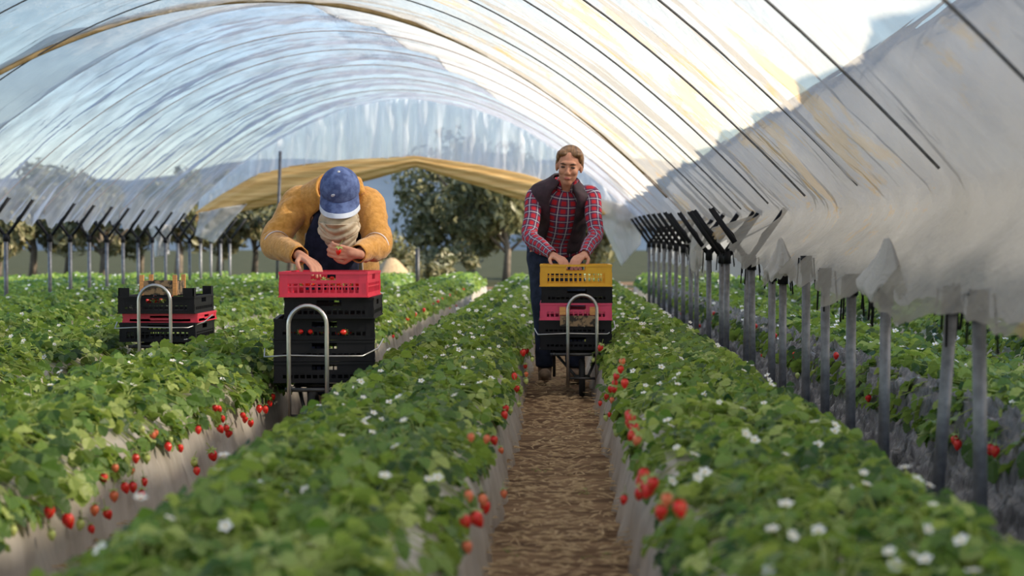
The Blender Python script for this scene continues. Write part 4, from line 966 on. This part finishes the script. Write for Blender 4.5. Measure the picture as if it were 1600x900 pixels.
sweep('undershirt', [(-1.12, 9.34, .80, .155, .13), (-1.11, 9.22, .89, .155, .135), (-1.10, 9.10, .97, .16, .13), (-1.09, 9.00, 1.03, .15, .11), (-1.08, 8.93, 1.07, .10, .08)], M['navy'], fold=.05, seed=4, parent=pm, thick=.004)
sweep('apron_front', [(-1.10, 8.93, .70, .13, .05), (-1.10, 8.93, .80, .135, .06), (-1.09, 8.93, .90, .13, .06), (-1.08, 8.93, 1.0, .11, .05)], M['navy'], fold=.08, seed=5, parent=pm, cap=True)
jb = sweep('jacket', [(-1.115, 9.30, .74, .20, .17), (-1.11, 9.22, .84, .195, .20), (-1.10, 9.13, .93, .192, .20), (-1.095, 9.05, 1.01, .195, .165), (-1.09, 8.99, 1.07, .185, .125), (-1.08, 8.93, 1.105, .125, .10), (-1.07, 8.89, 1.125, .095, .085)], M['mustard'], arc=lambda t: front_arc(t, .72 , .55), fold=.10, seed=7, parent=pm, thick=.014)
for s in (0, 1):
    R_ = np.array(catmull([(-1.115, 9.30, .74, .20, .17), (-1.11, 9.22, .84, .195, .20), (-1.10, 9.13, .93, .192, .20), (-1.095, 9.05, 1.01, .195, .165)], 6)); pts = []
    T = np.gradient(R_[:, :3], axis=0); T /= np.linalg.norm(T, axis=1)[:, None]
    for i, q in enumerate(R_):
        a = np.array([1, 0, 0]) - T[i] * T[i][0]; a /= np.linalg.norm(a); bb = np.cross(T[i], a); th = -PI / 2 + (.72 - .08 * i / len(R_)) * (1 if s else -1)
        pts.append(Vector(q[:3] + (a * math.cos(th) * q[3] + bb * math.sin(th) * q[4]) * 1.10))
    MB().tube(pts, .009, 8).build('zip_edge', M['trimw'], pm, smooth=True)
for s_, e_, w_, nm_ in ((SL, EL, WL, 11), (SR, ER, WR, 12)):
    i0 = s_.lerp(Vector((-1.09, 9.0, 1.04)), .4); sl_ = sweep('sleeve', [(*i0, .075, .08), (*s_.lerp(i0, .1), .076, .078), (*s_.lerp(e_, .5), .072, .070), (*e_, .064, .064), (*e_.lerp(w_, .5), .056, .055), (*w_.lerp(e_, .04), .040, .040)], M['mustard'], right=(0, 1, .2), fold=.17, seed=nm_, parent=pm, thick=.004, foldfreq=(12, 20))
    d = (w_ - e_).normalized(); c = e_.lerp(w_, .12); sweep('sleeve_stripe', [(*(c - d * .006), .0655, .0655), (*(c + d * .006), .0645, .0645)], M['trimw'], right=(0, 1, .2), parent=pm, sub=2, thick=.003)
# scarf wound over nose and mouth, falling on the chest
srow = []
for q in range(15):
    t_ = q / 14; ctr = Vector(P(0, -.008, -.100)).lerp(Vector((-1.04, 8.69, .955)), min(1, t_ * 2.5)) if t_ < .4 else Vector((-1.04, 8.69, .955)).lerp(Vector((-1.035, 8.78, .83)), (t_ - .4) / .6)
    rr_ = float(np.interp(t_, [0, .25, .5, .75, 1], [.066, .082, .088, .068, .030])) * (1.09 if q % 2 else .90); srow.append((*ctr, rr_, rr_ * (.9 if t_ > .4 else 1)))
sweep('scarf', srow, M['scarf'], fold=.14, seed=9, parent=pm, foldfreq=(9, 5), thick=.005, sub=4)
def fdr(U, V):
    wd = np.interp(V, [0, .3, .7, 1], [.088, .090, .066, .026]); sg = (1 - U * U)
    Y = 8.705 - .105 * np.sqrt(np.clip(1 - (U * .97) ** 2, 0, 1)) * (1 - .25 * V) + .07 * V + .009 * np.sin(2 * PI * (4.6 * V - 1.3 * sg + .1 * np.sin(U * 5))) + fbm(U * 2, V * 3, 5) * .008
    return -1.04 + U * wd + .01 * V, Y, .965 - V * .135 - .032 * sg * (.4 + .6 * V)
sheet('scarf_drape', fdr, np.linspace(-1, 1, 50), np.linspace(0, 1, 60), M['scarf'], thick=.004, parent=pm)
hb = MB(); hb.tube([(-1.20, 8.93, 1.10), (-1.17, 8.95, 1.145), (-1.08, 8.98, 1.165), (-.98, 8.94, 1.15), (-.95, 8.92, 1.10)], [.02, .04, .045, .04, .02], 12); hb.ell((-1.16, 8.95, 1.14), (.045, .04, .04)); bake_remesh(hb, 'hood', M['mustard'], .008, 4, pm)
# hood cloth at the sides and neck under the cap
h = MB(); h.ell(P(0, -.034, .0), (.083, .088, .100), rot=R, nu=24, nv=16); h.ell(P(0, -.05, -.06), (.08, .08, .07), rot=R); bake_remesh(h, 'head_cloth', M['scarf'], .006, 3, pm)
# cap: crown, brim, button
cv = []; cf = []; nu, nvv = 40, 14
for j in range(nvv + 1):
    th = (PI / 2) * 1.06 * j / nvv
    for i in range(nu):
        a = 2 * PI * i / nu; seam = 1 + .012 * abs(math.sin(a * 3)) * math.sin(th)
        cv.append(P(.093 * math.sin(th) * math.cos(a) * seam, -.010 + .104 * math.sin(th) * math.sin(a) * seam, .038 + .098 * math.cos(th)))
cf = [(j * nu + i, j * nu + (i + 1) % nu, (j + 1) * nu + (i + 1) % nu, (j + 1) * nu + i) for j in range(nvv) for i in range(nu)]
cp = link('cap', mesh('cap', cv, cf, M['denim']), pm); md = cp.modifiers.new('s', 'SOLIDIFY'); md.thickness = .003
def brim(name, r0, r1, mat, dz=0, th=.004):
    v = []; f = []; na, nr = 30, 8
    for j in range(nr + 1):
        for i in range(na + 1):
            a = PI * (.10 + .80 * i / na); t = r0 + (r1 - r0) * j / nr; x = math.cos(a) * (.094 + .006 * t); L = math.sin(a) ** .8
            y = -.010 + .104 * math.sin(a) + .078 * t * L; z = .034 - .55 * t * .04 - (abs(x) ** 2) * 5.2 * t * .8 + dz - .014 * t
            v.append(P(x, y, z))
    f = [(j * (na + 1) + i, j * (na + 1) + i + 1, (j + 1) * (na + 1) + i + 1, (j + 1) * (na + 1) + i) for j in range(nr) for i in range(na)]
    o = link(name, mesh(name, v, f, mat), cp); md = o.modifiers.new('s', 'SOLIDIFY'); md.thickness = th; md.offset = 0; return o
brim('brim', 0, .72, M['denim']); be = brim('brim_edge', .70, 1.0, M['palebrim'], th=.006); be['label'] = 'pale edge of the brim, sunlit tone in its colour'  # light blue brim edge, with its lit paleness put into the colour
b = MB(); b.ell(P(0, -.01, .138), (.007, .007, .004), rot=R); b.build('button', M['white'], cp, smooth=True)
b = MB(); b.ell(P(.022, .086, .070), (.013, .004, .010), rot=R); b.build('badge', M['palebrim'], cp, smooth=True)
boots(pm, (-1.22, -1.02), 9.28)
# berry held in the hand
o = bpy.data.objects.new('strawberry', BM['berry']); COL.objects.link(o); o.location = at(529, 387, 8.43); o.rotation_euler = (.3, .2, 0); o.scale = (1.0, 1.0, 1.0)
c = bpy.data.objects.new('calyx', CALYX); COL.objects.link(c); c.parent = o; c.scale = (1.3, 1.3, 1.3)
tag(o, 'ripe strawberry with green leaves held in the bent picker\'s raised hand', 'strawberry')
